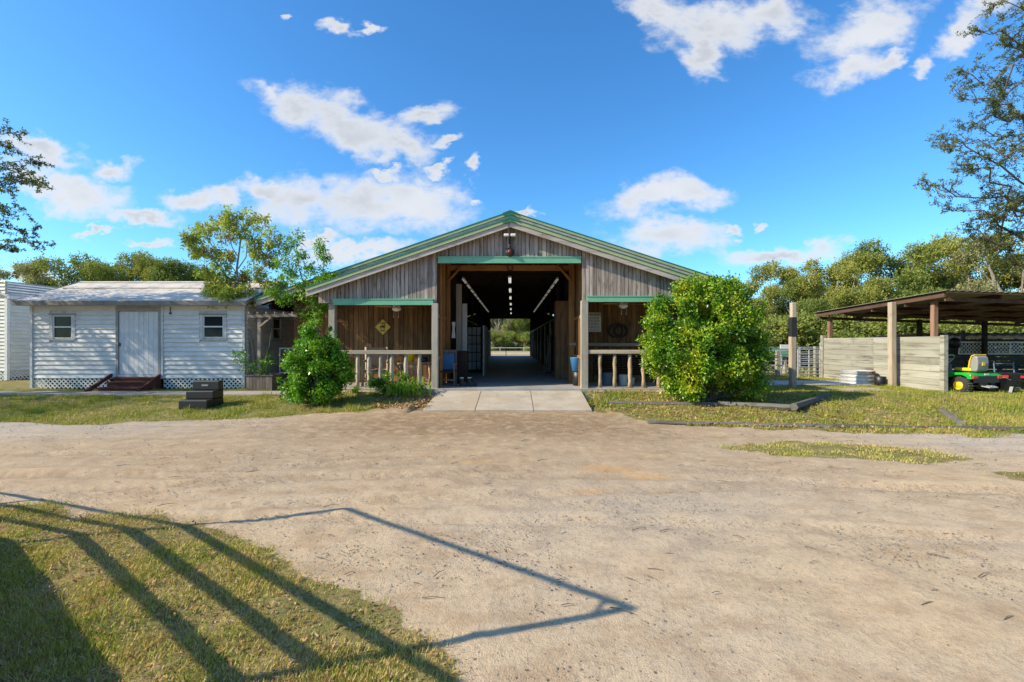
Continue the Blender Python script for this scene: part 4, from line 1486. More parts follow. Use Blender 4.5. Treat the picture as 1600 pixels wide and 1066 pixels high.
# big bush right of the door: a broad rounded block
B1 = [(-.5, -.5, 1.75, .5, .42, .6), (-.55, -.05, 1.35, 1.05, .95, 1.15), (.65, 0, 1.45, 1.10, .95, 1.15), (-.75, 0, 2.25, .82, .7, .72), (.05, 0, 2.55, .85, .75, .75), (.85, 0, 2.35, .80, .7, .72),
      (1.25, .1, 1.25, .62, .7, .95), (-1.15, .05, 1.75, .48, .55, .75), (.45, 0, 3.02, .35, .35, .32), (-.35, .05, 2.95, .38, .35, .28), (.9, .1, 2.9, .3, .3, .26), (1.0, -.1, .75, .5, .6, .45), (-.35, -.1, .55, .75, .7, .5), (.3, -.2, .45, .7, .6, .4), (1.25, .1, .85, .3, .4, .3)]
B1 = [(a + .02, b_, c_ + .0, d_, e_, f_) for a, b_, c_, d_, e_, f_ in B1]
bush('big_bush', (4.88, 11.5, .16), B1, 9800, 10, .092, .042, 'leaf_bush', 'large broad yellow-green leafy bush hiding the right porch', 'bush', rb, .15, 22, .024, .2, .1, 175, .29, 80, (.86, .9, .92))
B2 = [(-.05, 0, 1.15, .60, .55, .62), (.15, 0, 1.70, .38, .36, .36), (-.10, 0, 1.85, .26, .26, .24), (-.62, 0, .62, .40, .40, .42), (.50, 0, .85, .44, .42, .50), (0, -.05, .50, .62, .5, .42), (.45, 0, 1.35, .32, .3, .32), (-.4, 0, 1.05, .36, .36, .40)]
bush('shrub', (-4.76, 11.05, .12), B2, 3000, 10, .088, .042, 'leaf_bush2', 'glossy bright green shrub before the outer post of the left porch', 'bush', rb, .12, 12, .016, .2, .1, 80, .20, 34, (.88, .9, .90))
B3 = [(0, 0, .25, .55, .22, .26), (-.6, 0, .2, .4, .2, .22), (.4, .05, .22, .35, .2, .25)]
bush('low_shrub', (-3.35, 12.05, .26), B3, 500, 9, .055, .025, 'leaf_bush', 'low dark green shrub growing under the left porch railing', 'bush', rb, .07, 5, .008, .2, .1, 22, .12, 8)

# strap-leaved lily clump beside the left door post
def straps(loc, n_, hgt, label, rng, name='lily_clump', mat='lily'):
    root = empty(name, loc, label, 'plant')
    Q_ = []
    for i in range(n_):
        a = rng.uniform(0, 2 * math.pi); l_ = hgt * rng.uniform(.6, 1.25); out = rng.uniform(.3, .95) * hgt
        b0 = np.array([rng.normal() * .18, rng.normal() * .10, 0])
        prev = None
        w_ = rng.uniform(.018, .03)
        sd = np.array([-math.sin(a), math.cos(a), 0])
        for j in range(7):
            t = j / 6
            p = b0 + np.array([math.cos(a), math.sin(a), 0]) * out * t ** 1.3 + np.array([0, 0, l_ * (1.5 * t - 1.05 * t * t * (out / hgt + .25))])
            ww = w_ * (1 - t ** 2.5) + .002
            cur = (p - sd * ww, p + sd * ww)
            if prev: Q_ += [prev[0], prev[1], cur[1], cur[0]]
            prev = cur
    q = np.array(Q_)
    arr_obj('leaves', q, 4, mat, root)
    return root


straps((-2.62, 11.9, .24), 90, .56, 'strap-leaved yellow-green plant by the left door post', rb)
straps((-3.05, 11.95, .25), 40, .42, 'smaller strap-leaved plant left of its yellow-green neighbour', rb)

# slender tree growing from the planter over the shed roof
def px3(px, py, Y):
    return np.array([(px - 800) / F * Y, Y, HC + (535 - py) / F * Y])


def leafy(root, name, pts, rad, nper, k, L, Wd, mat, rng, droop=.3, spread=.10):
    cs, os_ = [], []
    for (p, r) in zip(pts, rad):
        d = unit(rng.normal(size=(nper, 3)))
        cs.append(p + d * r * rng.uniform(.2, 1.0, (nper, 1)) ** .6)
        os_.append(d)
    q = sprigs(np.concatenate(cs), np.concatenate(os_), rng, k, spread, L, Wd, droop)
    return arr_obj(name, q, 4, mat, root)


tr = empty('slender_tree', (0, 0, 0), 'thin multi-stemmed tree with drooping brown pods growing over the shed roof', 'tree')
rc = np.random.RandomState(5)
s_ = MB()
Yt = 14.15
limb([px3(400, 600, Yt), px3(395, 540, Yt), px3(374, 470, Yt), px3(370, 420, Yt), px3(376, 375, Yt), px3(368, 345, Yt)], .055, .015, s_)
limb([px3(388, 598, Yt), px3(384, 520, Yt), px3(372, 455, Yt), px3(352, 430, Yt), px3(334, 405, Yt), px3(312, 388, Yt)], .04, .010, s_)
tips = [((372, 430), (330, 372)), ((372, 420), (412, 352)), ((371, 400), (348, 345)), ((374, 380), (398, 335)), ((352, 430), (345, 470)), ((374, 460), (420, 410)), ((420, 410), (450, 372)), ((334, 405), (322, 360)), ((334, 405), (303, 372)), ((374, 470), (350, 455)), ((376, 375), (362, 336))]
for a, b_ in tips:
    limb(wiggle(px3(*a, Yt), px3(*b_, Yt + rc.uniform(-.5, .5)), 4, .05, rc), .018, .006, s_, 5)
s_.build('trunk', 'bark_pale', tr, noshift=True).location = (0, 0, 0)
LP = [(300, 378, .22), (315, 392, .22), (322, 362, .25), (340, 350, .28), (362, 338, .25), (385, 340, .28), (405, 348, .28), (352, 372, .22), (395, 375, .25), (420, 368, .28), (335, 398, .22), (360, 400, .14), (410, 395, .24), (430, 385, .26), (345, 455, .34), (338, 462, .26), (352, 432, .24), (368, 470, .2), (372, 440, .2), (386, 455, .2), (360, 458, .2), (392, 470, .16), (382, 430, .14), (425, 410, .18), (310, 360, .16), (372, 360, .2), (320, 425, .2), (345, 415, .2), (400, 425, .2), (415, 440, .22), (438, 445, .2), (305, 395, .16), (296, 372, .14), (355, 345, .22), (398, 395, .2)]
Yr = lambda: Yt + rc.uniform(-.45, .45)
pts = [px3(a, b_, Yr()) for a, b_, r in LP]
leafy(tr, 'foliage', pts, [r * 1.05 for *_, r in LP], 30, 9, .115, .040, 'leaf_cassia', rc, .6, .09)
lowp = [px3(a, b_, Yr()) for a, b_ in ((338, 468), (352, 476), (345, 450), (358, 462), (332, 452))]
leafy(tr, 'foliage', lowp, [.34, .30, .3, .24, .2], 80, 8, .095, .036, 'leaf_cassia', rc, .8, .10)
# hanging pods
pd = []
for i in range(150):
    a, b_, r = LP[rc.randint(len(LP))]
    p = px3(a, b_, Yr()) + rc.normal(size=3) * r * .6
    for j in range(6):
        pd.append(p + rc.normal(size=3) * .04)
pd = np.array(pd)
arr_obj('pods', leaves(pd, unit(np.array([0, 0, -1.0]) + rc.normal(size=(len(pd), 3)) * .25), .14, .022, rc), 4, 'pod', tr)

vn = empty('climbing_vine', (0, 0, 0), 'dense green vine climbing over the left eave of the barn', 'vine')
s_ = MB()
Yv = 13.75
limb([px3(498, 600, 14.0), px3(497, 520, 13.9), px3(486, 470, Yv), px3(470, 430, Yv), px3(462, 395, Yv)], .03, .008, s_)
limb([px3(497, 520, 13.9), px3(500, 450, Yv), px3(506, 410, Yv), px3(500, 388, Yv)], .02, .006, s_)
s_.build('stems', 'bark', vn, noshift=True).location = (0, 0, 0)
VP_ = [(440, 470, .22), (425, 455, .2), (455, 465, .22), (512, 455, .2), (525, 442, .16), (450, 385, .22), (462, 372, .2), (440, 405, .24), (458, 420, .28), (470, 440, .26), (448, 432, .22), (500, 385, .17), (508, 402, .16), (500, 430, .22), (512, 436, .22), (495, 452, .2), (480, 455, .24), (488, 475, .28), (478, 492, .22), (496, 500, .2), (505, 480, .16), (470, 400, .18), (485, 420, .14), (520, 432, .12)]
leafy(vn, 'foliage', [px3(a, b_, Yv + rc.uniform(-.3, .2)) for a, b_, r in VP_], [r for *_, r in VP_], 30, 9, .085, .036, 'leaf_vine', rc, .5, .09)

# creeper on the wall by the planter
cr_ = empty('potted_plant', (-7.6, 13.7, .6), 'straggly plant growing out of the wooden planter', 'plant')
leafy(cr_, 'foliage', [np.array([-.25, -.1, .35]), np.array([.2, 0, .5]), np.array([.1, 0, .15]), np.array([-.5, -.15, .62])], [.25, .22, .25, .18], 26, 8, .07, .03, 'leaf_bush2', rc, .1, .08)
s_ = MB(); limb([np.array([.1, 0, -.05]), np.array([.16, 0, .5]), np.array([.30, 0, .95]), np.array([.33, 0, 1.3])], .012, .006, s_)
s_.build('stem', 'bark_pale', cr_, noshift=True).location = (0, 0, 0)


# ---------------------------------------------------------------- trees
def tree_mesh(seed, mat, H=9.0, Rr=4.2, nblob=30, nsp=4800, k=9, L=.17, Wd=.10, low=.28, gap=1.0):
    """returns (crown mesh, trunk mesh) standing at the origin"""
    rng = np.random.RandomState(seed)
    blobs = []
    for i in range(nblob):
        a = rng.uniform(0, 2 * math.pi)
        t = rng.uniform(low, 1.0)
        rr = Rr * math.sqrt(max(.05, 1 - ((t - .55) / .55) ** 2)) * rng.uniform(.35, .92)
        br = rng.uniform(.12, .24) * Rr
        blobs.append((rr * math.cos(a), rr * math.sin(a), H * t - br * .5, br * 1.25, br * 1.25, br * .8))
    p, o_ = blob_points(blobs, nsp, rng, .55, 1.08)
    Vv = sprigs(p, unit(o_ + np.array([0, 0, .3])), rng, k, .30 * gap, L, Wd, .1, 1.0)
    crown = arr_obj('crown', Vv, 4, mat)
    s_ = MB()
    limb([(0, 0, -.2), (rng.normal() * .1, rng.normal() * .1, H * .2), (rng.normal() * .25, rng.normal() * .25, H * .45), (rng.normal() * .5, rng.normal() * .5, H * .75)], .24, .07, s_, 8)
    for b_ in blobs[:18]:
        z0 = H * rng.uniform(.15, .45)
        limb(wiggle((0, 0, z0), b_[:3], 4, .25, rng), .09, .02, s_, 5)
    tk = s_.build('trunk', 'bark_pale' if seed % 2 else 'bark', noshift=True)
    cm, tm = crown.data, tk.data
    bpy.data.objects.remove(crown); bpy.data.objects.remove(tk)
    return cm, tm


TM = [tree_mesh(101, 'leaf_back', 9.5, 4.4), tree_mesh(102, 'leaf_back2', 8.6, 4.0, low=.2), tree_mesh(103, 'leaf_back3', 9.8, 4.0, nblob=20, nsp=3000, low=.35),
      tree_mesh(104, 'leaf_back', 7.5, 4.0, nblob=24, low=.12), tree_mesh(105, 'leaf_back2', 10.0, 4.6, nblob=30, nsp=5000, low=.3), tree_mesh(106, 'leaf_back', 3.6, 2.6, nblob=16, nsp=2600, low=.1, L=.17)]


def put_tree(kind, x, y, sc, rz, label, group, name='tree', cat='tree', z=.15, sxy=1.0):
    r_ = empty(name, (x, y, z), label, cat, group)
    r_.rotation_euler = (0, 0, rz)
    r_.scale = (sc * sxy, sc * sxy, sc)
    for nm, me_ in zip(('crown', 'trunk'), TM[kind]):
        o_ = bpy.data.objects.new(nm, me_)
        C.objects.link(o_)
        o_.parent = r_
    return r_


LOOK = {0: 'mid green', 1: 'olive green', 2: 'thin greyish', 3: 'low-branched green', 4: 'tall olive', 5: 'small bushy'}
def tx(px, Y): return (px - 800) / F * Y
def tree_at(kind, px, ytop, Y, label, group, rz=None, sxy=1.0, name='tree', cat='tree'):
    Ht = {0: 9.7, 1: 8.8, 2: 10.0, 3: 7.7, 4: 10.2, 5: 3.8}[kind]
    h = (HC + (535 - ytop) / F * Y) * 1.02
    return put_tree(kind, tx(px, Y), Y, h / Ht, rz if rz is not None else random.uniform(0, 6.28), label, group, name, cat, .1, sxy)


GR = 'trees of the wood edge beyond the yard'
# right tree line, from the bush to the frame edge
for (kd, px, yt, Y, sx_, lb_) in (
        (4, 1205, 418, 46, .95, 'greyish bare-twigged tree rising directly right of the big bush'),
        (1, 1180, 470, 40, .9, 'low olive tree just behind the right flank of the big bush'),
        (0, 1262, 440, 42, .85, 'mid green tree behind the post with the black band'),
        (4, 1310, 400, 40, 1.0, 'olive tree above the left end of the tin-roofed shed'),
        (3, 1275, 470, 34, 1.0, 'low-branched green tree behind the galvanised pens'),
        (0, 1392, 384, 41, 1.0, 'tallest mid green tree over the middle of the tin roof'),
        (1, 1352, 440, 35, 1.0, 'low olive tree seen under the left end of the tin roof'),
        (2, 1450, 392, 46, 1.0, 'thin greyish tree letting sky through above the tin roof'),
        (3, 1435, 455, 34, 1.1, 'bushy green tree seen beneath the middle of the tin roof'),
        (4, 1512, 372, 41, .95, 'tall yellow-olive tree above the mower bay'),
        (2, 1572, 365, 36, 1.0, 'pale leafy tree at the right edge above the tin roof'),
        (1, 1525, 470, 33, 1.1, 'low olive tree seen between the shed roof and its slatted back'),
        (1, 1620, 400, 38, 1.1, 'olive tree cut by the right edge of the photo'),
        (0, 1105, 470, 44, 1.0, 'mid green tree hidden mostly by the big bush')):
    tree_at(kd, px, yt, Y, lb_, GR, sxy=sx_)
# left tree line behind the sheds
for (kd, px, yt, Y, sx_, lb_) in (
        (2, 20, 412, 40, 1.0, 'thin greyish tree above the roof of the cream building'),
        (2, 62, 408, 36, .8, 'grey-leaved tree between the cream building and the long shed'),
        (0, 140, 403, 37, .9, 'mid green tree above the left end of the long shed roof'),
        (4, 205, 402, 40, .85, 'olive tree above the middle of the long shed roof'),
        (1, 245, 406, 38, .7, 'golden-green tree behind the ridge right of the olive tree'),
        (3, 290, 415, 38, .8, 'rounded tree behind the shed ridge near the slender tree'),
        (0, 330, 425, 42, .9, 'green tree seen through the slender tree'),
        (0, 430, 450, 44, 1.0, 'green tree low behind the climbing vine')):
    tree_at(kd, px, yt, Y, lb_, GR, sxy=sx_)
# trees seen through the aisle
for (kd, px, yt, Y, sx_, lb_) in (
        (2, 778, 470, 84, .8, 'pale dry tree seen through the left of the barn aisle'),
        (0, 812, 466, 86, .8, 'green tree seen through the right of the barn aisle'),
        (4, 835, 455, 90, .9, 'olive tree far behind the barn aisle'),
        (4, 758, 455, 92, .9, 'far olive tree left of the barn aisle'),
        (3, 795, 480, 93, 1.0, 'low far tree in the middle of the aisle view')):
    tree_at(kd, px, yt, Y, lb_, GR, sxy=sx_)
for (px, yt, Y, lb_) in ((774, 522, 79, 'bright round bush at the left in the aisle view'), (796, 519, 80, 'bright round bush in the middle of the aisle view'), (820, 521, 79, 'bright round bush at the right in the aisle view')):
    tree_at(5, px, yt, Y, lb_, 'bushes behind the barn', name='bush', cat='bush', sxy=1.0)
ORD = ['first', 'second', 'third', 'fourth', 'fifth', 'sixth', 'seventh', 'eighth', 'ninth', 'tenth', 'eleventh', 'twelfth']
# undergrowth of the wood edge
for i, px in enumerate(range(1150, 1640, 44)):
    Y = 28 + (i % 3) * 2.2
    tree_at(5, px, 508 - (i % 4) * 5, Y, '%s undergrowth bush from the left in the row behind the pens and tin-roofed shed' % ORD[i], 'undergrowth bushes of the wood edge', name='bush', cat='bush', sxy=1.25)
# unseen trees added behind the camera to darken window reflections and skylight
for i in range(11):
    a = R(112 + i * 13.6)
    put_tree([0, 4, 1, 3][i % 4], math.sin(a) * 36, math.cos(a) * 34, 1.15, i * 1.3, '%s unseen tree, added clockwise behind the camera to darken window reflections' % ORD[i], 'unseen trees added behind the camera')
# far wood mass round the yard
rng = np.random.RandomState(77)
far = []
for i in range(46):
    x = -130 + i * 260 / 45 + rng.uniform(-2, 2); y = 112 + rng.uniform(-6, 6)
    far.append((x, y, 4.2, 6.5, 4, 4.6)); far.append((x + 2, y + 3, 7.2, 4.5, 4, 3.2))
p, o_ = blob_points(far, 26000, rng, .8, 1.05)
fw = arr_obj('far_wood', sprigs(p, unit(o_ + np.array([0, 0, .3])), rng, 5, .5, .55, .32, .1), 4, 'leaf_back')
tag(fw, 'far wood closing the horizon behind the trees', 'wood', None, 'stuff')


# big oaks whose branches enter the picture at both sides
def oak(name, loc, label, crown_blobs, branches, rng, leafL=.055, leafW=.026, nsp=5000, trunk_h=6.0, mat='leaf_oak', twn=24):
    root = empty(name, loc, label, 'tree')
    L0 = np.array(loc)
    s_ = MB()
    limb([(0, 0, -.2), (.1, .05, trunk_h * .4), (.05, .2, trunk_h)], .38, .22, s_, 10)
    for b_ in crown_blobs:
        limb(wiggle((0, 0, trunk_h * .6), b_[:3], 5, .25, rng), .13, .03, s_, 6)
    p, o_ = blob_points(crown_blobs, nsp, rng, .3, 1.08)
    Q_ = [sprigs(p, unit(o_ + np.array([0, 0, .2])), rng, 7, .17, .085, .045, .1)]
    # sprays that reach into the frame
    for (a, b_) in branches:
        a = np.array(a) - L0; b_ = np.array(b_) - L0
        path = wiggle(a, b_, 9, .16, rng, -.1)
        limb(path, .035, .004, s_, 6)
        path = np.array(path)
        for j in range(twn):
            t = rng.uniform(.15, 1) * 9
            i0 = min(int(t), 8); p0 = path[i0] + (path[i0 + 1] - path[i0]) * (t - i0)
            d = unit((b_ - a) / np.linalg.norm(b_ - a) + rng.normal(size=3) * .62)
            tl = rng.uniform(.25, .95) * (1.15 - t / 12)
            e = p0 + d * tl + np.array([0, 0, -.08 * tl])
            tw_ = wiggle(p0, e, 4, .04, rng)
            limb(tw_, .008, .002, s_, 4)
            tw_ = np.array(tw_)
            m_ = int(25 * tl) + 6
            tt = rng.uniform(.1, 1.05, m_) * 4
            ii_ = np.clip(tt.astype(int), 0, 3)
            cc = tw_[ii_] + (tw_[ii_ + 1] - tw_[ii_]) * (tt - ii_)[:, None]
            dd = unit(d + rng.normal(size=(m_, 3)) * .7)
            Q_.append(sprigs(cc + dd * .02, dd, rng, 4, .035, leafL, leafW, .1, .9))
    arr_obj('crown', np.concatenate(Q_), 4, mat, root)
    s_.build('trunk', 'bark', root, noshift=True).location = (0, 0, 0)
    return root


ro = np.random.RandomState(9)
RBr = []
for (px, py, Y, bx_, bz_) in ((1440, 290, 9.2, 12.6, 4.0), (1462, 213, 9.4, 12.8, 4.6), (1500, 108, 9.0, 12.6, 6.6), (1520, 45, 9.3, 12.8, 7.4), (1472, 318, 9.7, 12.8, 3.7), (1500, 350, 9.4, 12.8, 3.2), (1492, 140, 9.8, 12.7, 6.2), (1475, 230, 8.9, 12.4, 5.2), (1550, 10, 9.1, 12.6, 8.1), (1520, 370, 10.0, 12.9, 3.0), (1510, 200, 9.6, 12.8, 5.6), (1540, 300, 9.0, 12.6, 4.2), (1550, 120, 9.6, 12.6, 6.6), (1560, 60, 9.9, 12.8, 7.4), (1500, 262, 10.1, 12.9, 4.9), (1530, 330, 9.6, 12.7, 3.8)):
    e = px3(px, py, Y)
    RBr.append(((bx_, Y + .8 + ro.uniform(-.4, .6), bz_), tuple(e)))
oak('oak_tree', (13.8, 10.3, 0), 'oak with small dark leaves reaching in from the right edge against the sky',
    [(1.3, 0, 6.6, 1.7, 1.6, 1.3), (1.6, .5, 8.2, 1.9, 1.8, 1.2), (2.2, -.5, 5.2, 1.8, 1.7, 1.2), (2.8, .8, 7.0, 2.0, 1.8, 1.5), (1.6, 1.2, 4.6, 1.3, 1.2, .9)], RBr, ro, .042, .019, 3800, 6.0, 'leaf_oak', 34)
LBr = []
for (px, py, Y) in ((74, 292, 12.4), (60, 250, 12.8), (66, 378, 12.2), (25, 208, 12.6), (30, 232, 12.0), (45, 335, 12.6), (20, 425, 12.2), (50, 270, 13.0), (30, 300, 12.0), (20, 395, 12.9), (55, 360, 12.9), (12, 330, 12.2), (88, 296, 12.7), (10, 262, 12.4)):
    e = px3(px, py, Y)
    LBr.append(((-17.6, Y - .3 + ro.uniform(-.4, .4), e[2] + ro.uniform(-.2, .9)), tuple(e)))
oak('oak_tree', (-19.6, 10.6, 0), 'oak with dark leaves hanging in from the left edge above the cream building',
    [(.4, -1.4, 5.6, 1.9, 1.7, 1.2), (1.4, -2.6, 4.6, 1.6, 1.4, .9), (-.6, .4, 6.6, 2.1, 1.9, 1.3), (1.6, .9, 5.6, 1.5, 1.6, 1.1), (.9, 2.0, 6.6, 1.5, 1.2, 1.1), (2.2, -1.0, 5.2, 1.2, 1.1, .8), (-1.5, -3.0, 5.2, 1.9, 1.5, 1.2), (.6, 1.7, 4.2, 1.1, .8, .5), (.6, 1.4, 6.3, 2.3, 1.0, 1.2), (2.6, 1.2, 5.6, 1.5, .9, .9), (3.2, .6, 4.9, 1.1, .9, .7), (-1, 1.2, 7.2, 2.2, 1.1, 1.0)], LBr, ro, .062, .030, 4300, 5.2)


def rebase(root, base):
    base = Vector(base)
    d_ = base - root.location
    root.location = base
    for c_ in root.children:
        c_.location = c_.location - d_


rebase(tr, (-7.85, 14.15, .6))
rebase(vn, (-5.85, 14.0, .17))

# ---------------------------------------------------------------- planter and pergola
pl = empty('planter_box', (-7.5, 13.75, .17), 'weathered vertical-board planter box at the corner of the long shed', 'planter')
k = -7.86
while k < -7.12:
    s_ = MB(); s_.box(k + .003, k + .092, 13.46, 13.485, .18, .62 + random.uniform(-.008, .008)); s_.build('board', 'planter', pl); k += .095
k = 13.49
while k < 14.0:
    s_ = MB(); s_.box(-7.115, -7.09, k + .003, k + .092, .18, .62); s_.build('board', 'planter', pl)
    s_ = MB(); s_.box(-7.88, -7.865, k + .003, k + .092, .18, .62); s_.build('board', 'planter', pl); k += .095
s_ = MB(); s_.box(-7.90, -7.07, 13.44, 13.50, .625, .655); s_.box(-7.90, -7.07, 13.98, 14.04, .625, .655); s_.build('cap', 'planter', pl)
s_ = MB(); s_.box(-7.86, -7.12, 13.49, 14.0, .4, .57); s_.build('soil', 'bark', pl)
pg = empty('pergola', (-7.55, 13.72, .57), 'small timber pergola with a notched top beam rising from the planter', 'pergola')
post(-7.62, 13.75, .10, .57, 2.36, 'pergola', pg)
post(-7.02, 15.6, .10, .2, 2.36, 'pergola', pg)
s_ = MB(); s_.bar((-7.95, 13.68, 2.40), (-6.45, 13.68, 2.44), .06, .09); s_.build('beam', 'pergola', pg)
s_ = MB(); s_.bar((-7.6, 13.68, 2.08), (-7.25, 13.68, 2.36), .05, .06, (0, 1, 0)); s_.build('brace', 'pergola', pg)
for i in range(6):
    x = -7.85 + i * .26
    s_ = MB(); s_.bar((x, 13.55, 2.50), (x, 14.6, 2.50), .035, .06); s_.build('slat', 'pergola', pg)
rl = empty('side_railing', (-7.3, 15.4, .2), 'white pipe rails along the side passage right of the planter', 'railing')
for z in (.62, 1.42):
    s_ = MB(); s_.tube([(-7.6, 14.9, z), (-6.9, 14.9, z)], .025, 8); s_.build('rail', 'white', rl)
for x in (-7.6, -6.9):
    s_ = MB(); s_.tube([(x, 14.9, .17), (x, 14.9, 1.45)], .022, 8); s_.build('upright', 'white', rl)

# ---------------------------------------------------------------- black mounting steps
mb = empty('mounting_block', (-7.4, 10.8, .03), 'black plastic three-step mounting block on the grass before the long shed', 'steps')


def step(x0, x1, y0, y1, z0, z1, nm='step'):
    s_ = MB(); s_.box(x0, x1, y0, y1, z0, z1)
    return s_.build(nm, 'black', mb, bevel=.02)


step(-7.74, -7.07, 10.55, 11.17, .03, .275)
step(-7.735, -7.075, 10.78, 11.17, .277, .465)
step(-7.73, -7.08, 11.0, 11.17, .467, .69)
s_ = MB(); s_.box(-7.50, -7.34, 10.99, 11.01, .56, .60); s_.build('handle_slot', 'grey_plastic', mb)

# ---------------------------------------------------------------- landscape timbers
def timber(p0, p1, z, h_, w_, label, mat='timber'):
    a = Vector((p0[0], p0[1], z)); b_ = Vector((p1[0], p1[1], z + .0))
    s_ = MB()
    n_ = 6
    pts = [a + (b_ - a) * (i / n_) + Vector((0, random.uniform(-.012, .012), random.uniform(-.006, .006))) for i in range(n_ + 1)]
    s_.tube(pts, [w_ / 2] * (n_ + 1), 6, True, .08)
    return tag(s_.build('landscape_timber', mat), label, 'timber', 'landscape timbers edging the beds')


timber(P(948, 632, .10), P(1120, 634, .10), .125, .1, .13, 'sunken grey timber running left from under the big bush')
timber(P(1122, 634, .10), P(1246, 640, .10), .14, .1, .15, 'grey timber before the big bush, its cut end near the dark skewed board')
timber(P(1240, 641, .10), P(1296, 622, .12), .17, .1, .17, 'dark skewed board end lying at the corner of the bush bed')
timber(P(1012, 660, .02), P(1300, 666, .02), .012, .1, .10, 'half buried timber along the edge of the drive, left length')
timber(P(1302, 666, .02), P(1660, 672, .02), .015, .1, .10, 'half buried timber along the edge of the drive, right length')
timber(P(1458, 628, .1), P(1502, 664, .03), .04, .1, .14, 'flush grey timber crossing the right lawn towards the mower')

# ---------------------------------------------------------------- thick posts
pb = empty('banded_post', (8.97, 14.55, .15), 'thick sawn post with a black painted band, free standing right of the big bush', 'post')
post(8.97, 14.55, .17, .1, 2.12, 'big_post', pb, 'lower_section', .02)
post(8.985, 14.55, .15, 1.86, 2.89, 'big_post', pb, 'upper_section', .02)
s_ = MB(); s_.box(8.878, 9.062, 14.458, 14.642, 1.80, 2.42); s_.build('black_band', 'blackpaint', pb, bevel=.01)
bp_ = empty('corner_post', (12.36, 14.8, .12), 'thick pale sawn post before the plank wall, carrying the tin roof edge', 'post')
post(12.36, 14.8, .17, .08, 2.92, 'big_post', bp_, 'shaft', .02)

# ---------------------------------------------------------------- plank wall and tin-roofed shed on the right
pw = empty('plank_wall', (12.62, 15.9, .12), 'grey horizontal plank wall running back from the mower bay to the pens', 'fence')
def plankwall(x, ya, yb, n_, z0, ztop_a, ztop_b, par):
    for bay in range(2):
        y0 = ya + (yb - ya) * bay / 2 + .003; y1 = ya + (yb - ya) * (bay + 1) / 2 - .003
        z = z0
        hs_ = [random.uniform(.15, .24) for _ in range(n_)]
        tot = sum(hs_)
        t0 = ztop_a + (ztop_b - ztop_a) * bay / 2; t1 = ztop_a + (ztop_b - ztop_a) * (bay + 1) / 2
        hs_ = [q / tot for q in hs_]
        acc_ = 0
        for q in hs_:
            za0 = z0 + (t0 - z0) * acc_; za1 = z0 + (t0 - z0) * (acc_ + q) - .006
            zb0 = z0 + (t1 - z0) * acc_; zb1 = z0 + (t1 - z0) * (acc_ + q) - .006
            d_ = random.uniform(-.008, .008)
            s_ = MB()
            s_.prism([(y0, za0), (y1, zb0), (y1, zb1 + random.uniform(-.004, .002)), (y0, za1 + random.uniform(-.004, .002))], 'x', x + d_, x + d_ + .04)
            s_.build('plank', 'fence_plank', par)
            acc_ += q


plankwall(12.60, 13.35, 18.4, 8, .13, 1.80, 1.79, pw)
post(12.60, 13.27, .13, .1, 1.83, 'fence_plank', pw, 'end_post')
post(12.62, 18.46, .14, .1, 1.90, 'fence_plank', pw, 'end_post')

ts = empty('tin_roof_shed', (16.2, 15.9, .12), 'open pole shed with low corrugated tin roof on red-brown posts over the mower', 'shed')


def zroof(x, y):     # gently sloping roof, falling to the back and to the right
    return 3.10 - (y - 13.2) * .048 - max(0, x - 12.4) * .035


nn = 66
for seg in range(5):
    xa = 12.35 + seg * 1.75; xb = xa + 1.75
    nx_ = 24
    vs = []; fs = []
    ylist = np.linspace(12.95, 18.7, 6)
    for j, yy in enumerate(ylist):
        for i in range(nx_ + 1):
            xx = xa + (xb - xa) * i / nx_ - .0
            vs.append((xx, yy, zroof(xx, yy) + .018 * math.sin(i / nx_ * 2 * math.pi * 8) + (.012 if seg % 2 else 0)))
    for j in range(len(ylist) - 1):
        for i in range(nx_):
            k = j * (nx_ + 1) + i
            fs.append((k, k + 1, k + nx_ + 2, k + nx_ + 1))
    s_ = MB(); s_.poly(vs, fs)
    ob = s_.build('roof_sheet', 'rust_tin', ts)
    sm = ob.modifiers.new('thick', 'SOLIDIFY'); sm.thickness = .012
# rafters run back, purlins cross
for i in range(6):
    x = 12.47 + i * 1.62
    s_ = MB(); s_.bar((x, 13.1, zroof(x, 13.1) - .10), (x, 18.6, zroof(x, 18.6) - .10), .05, .16); s_.build('rafter', 'rust_beam', ts)
for i in range(5):
    y = 13.14 + i * 1.34
    s_ = MB(); s_.bar((12.5, y, zroof(12.5, y) - .235), (21.0, y, zroof(21.0, y) - .235), .05, .11); s_.build('purlin', 'rust_beam', ts)
s_ = MB(); s_.bar((12.42, 12.98, zroof(12.4, 12.98) - .05), (21.1, 12.98, zroof(21.1, 12.98) - .05), .03, .06); s_.build('front_fascia', 'rust_beam', ts)
for (x, y, mt) in ((12.73, 13.72, 'rust_post'), (12.82, 18.35, 'rust_post'), (16.3, 18.2, 'dark_wood_z'), (18.9, 18.2, 'dark_wood_z'), (19.2, 13.35, 'rust_post'), (21.0, 18.2, 'dark_wood_z')):
    post(x, y, .13, .1, zroof(x, y) - .19, mt, ts)
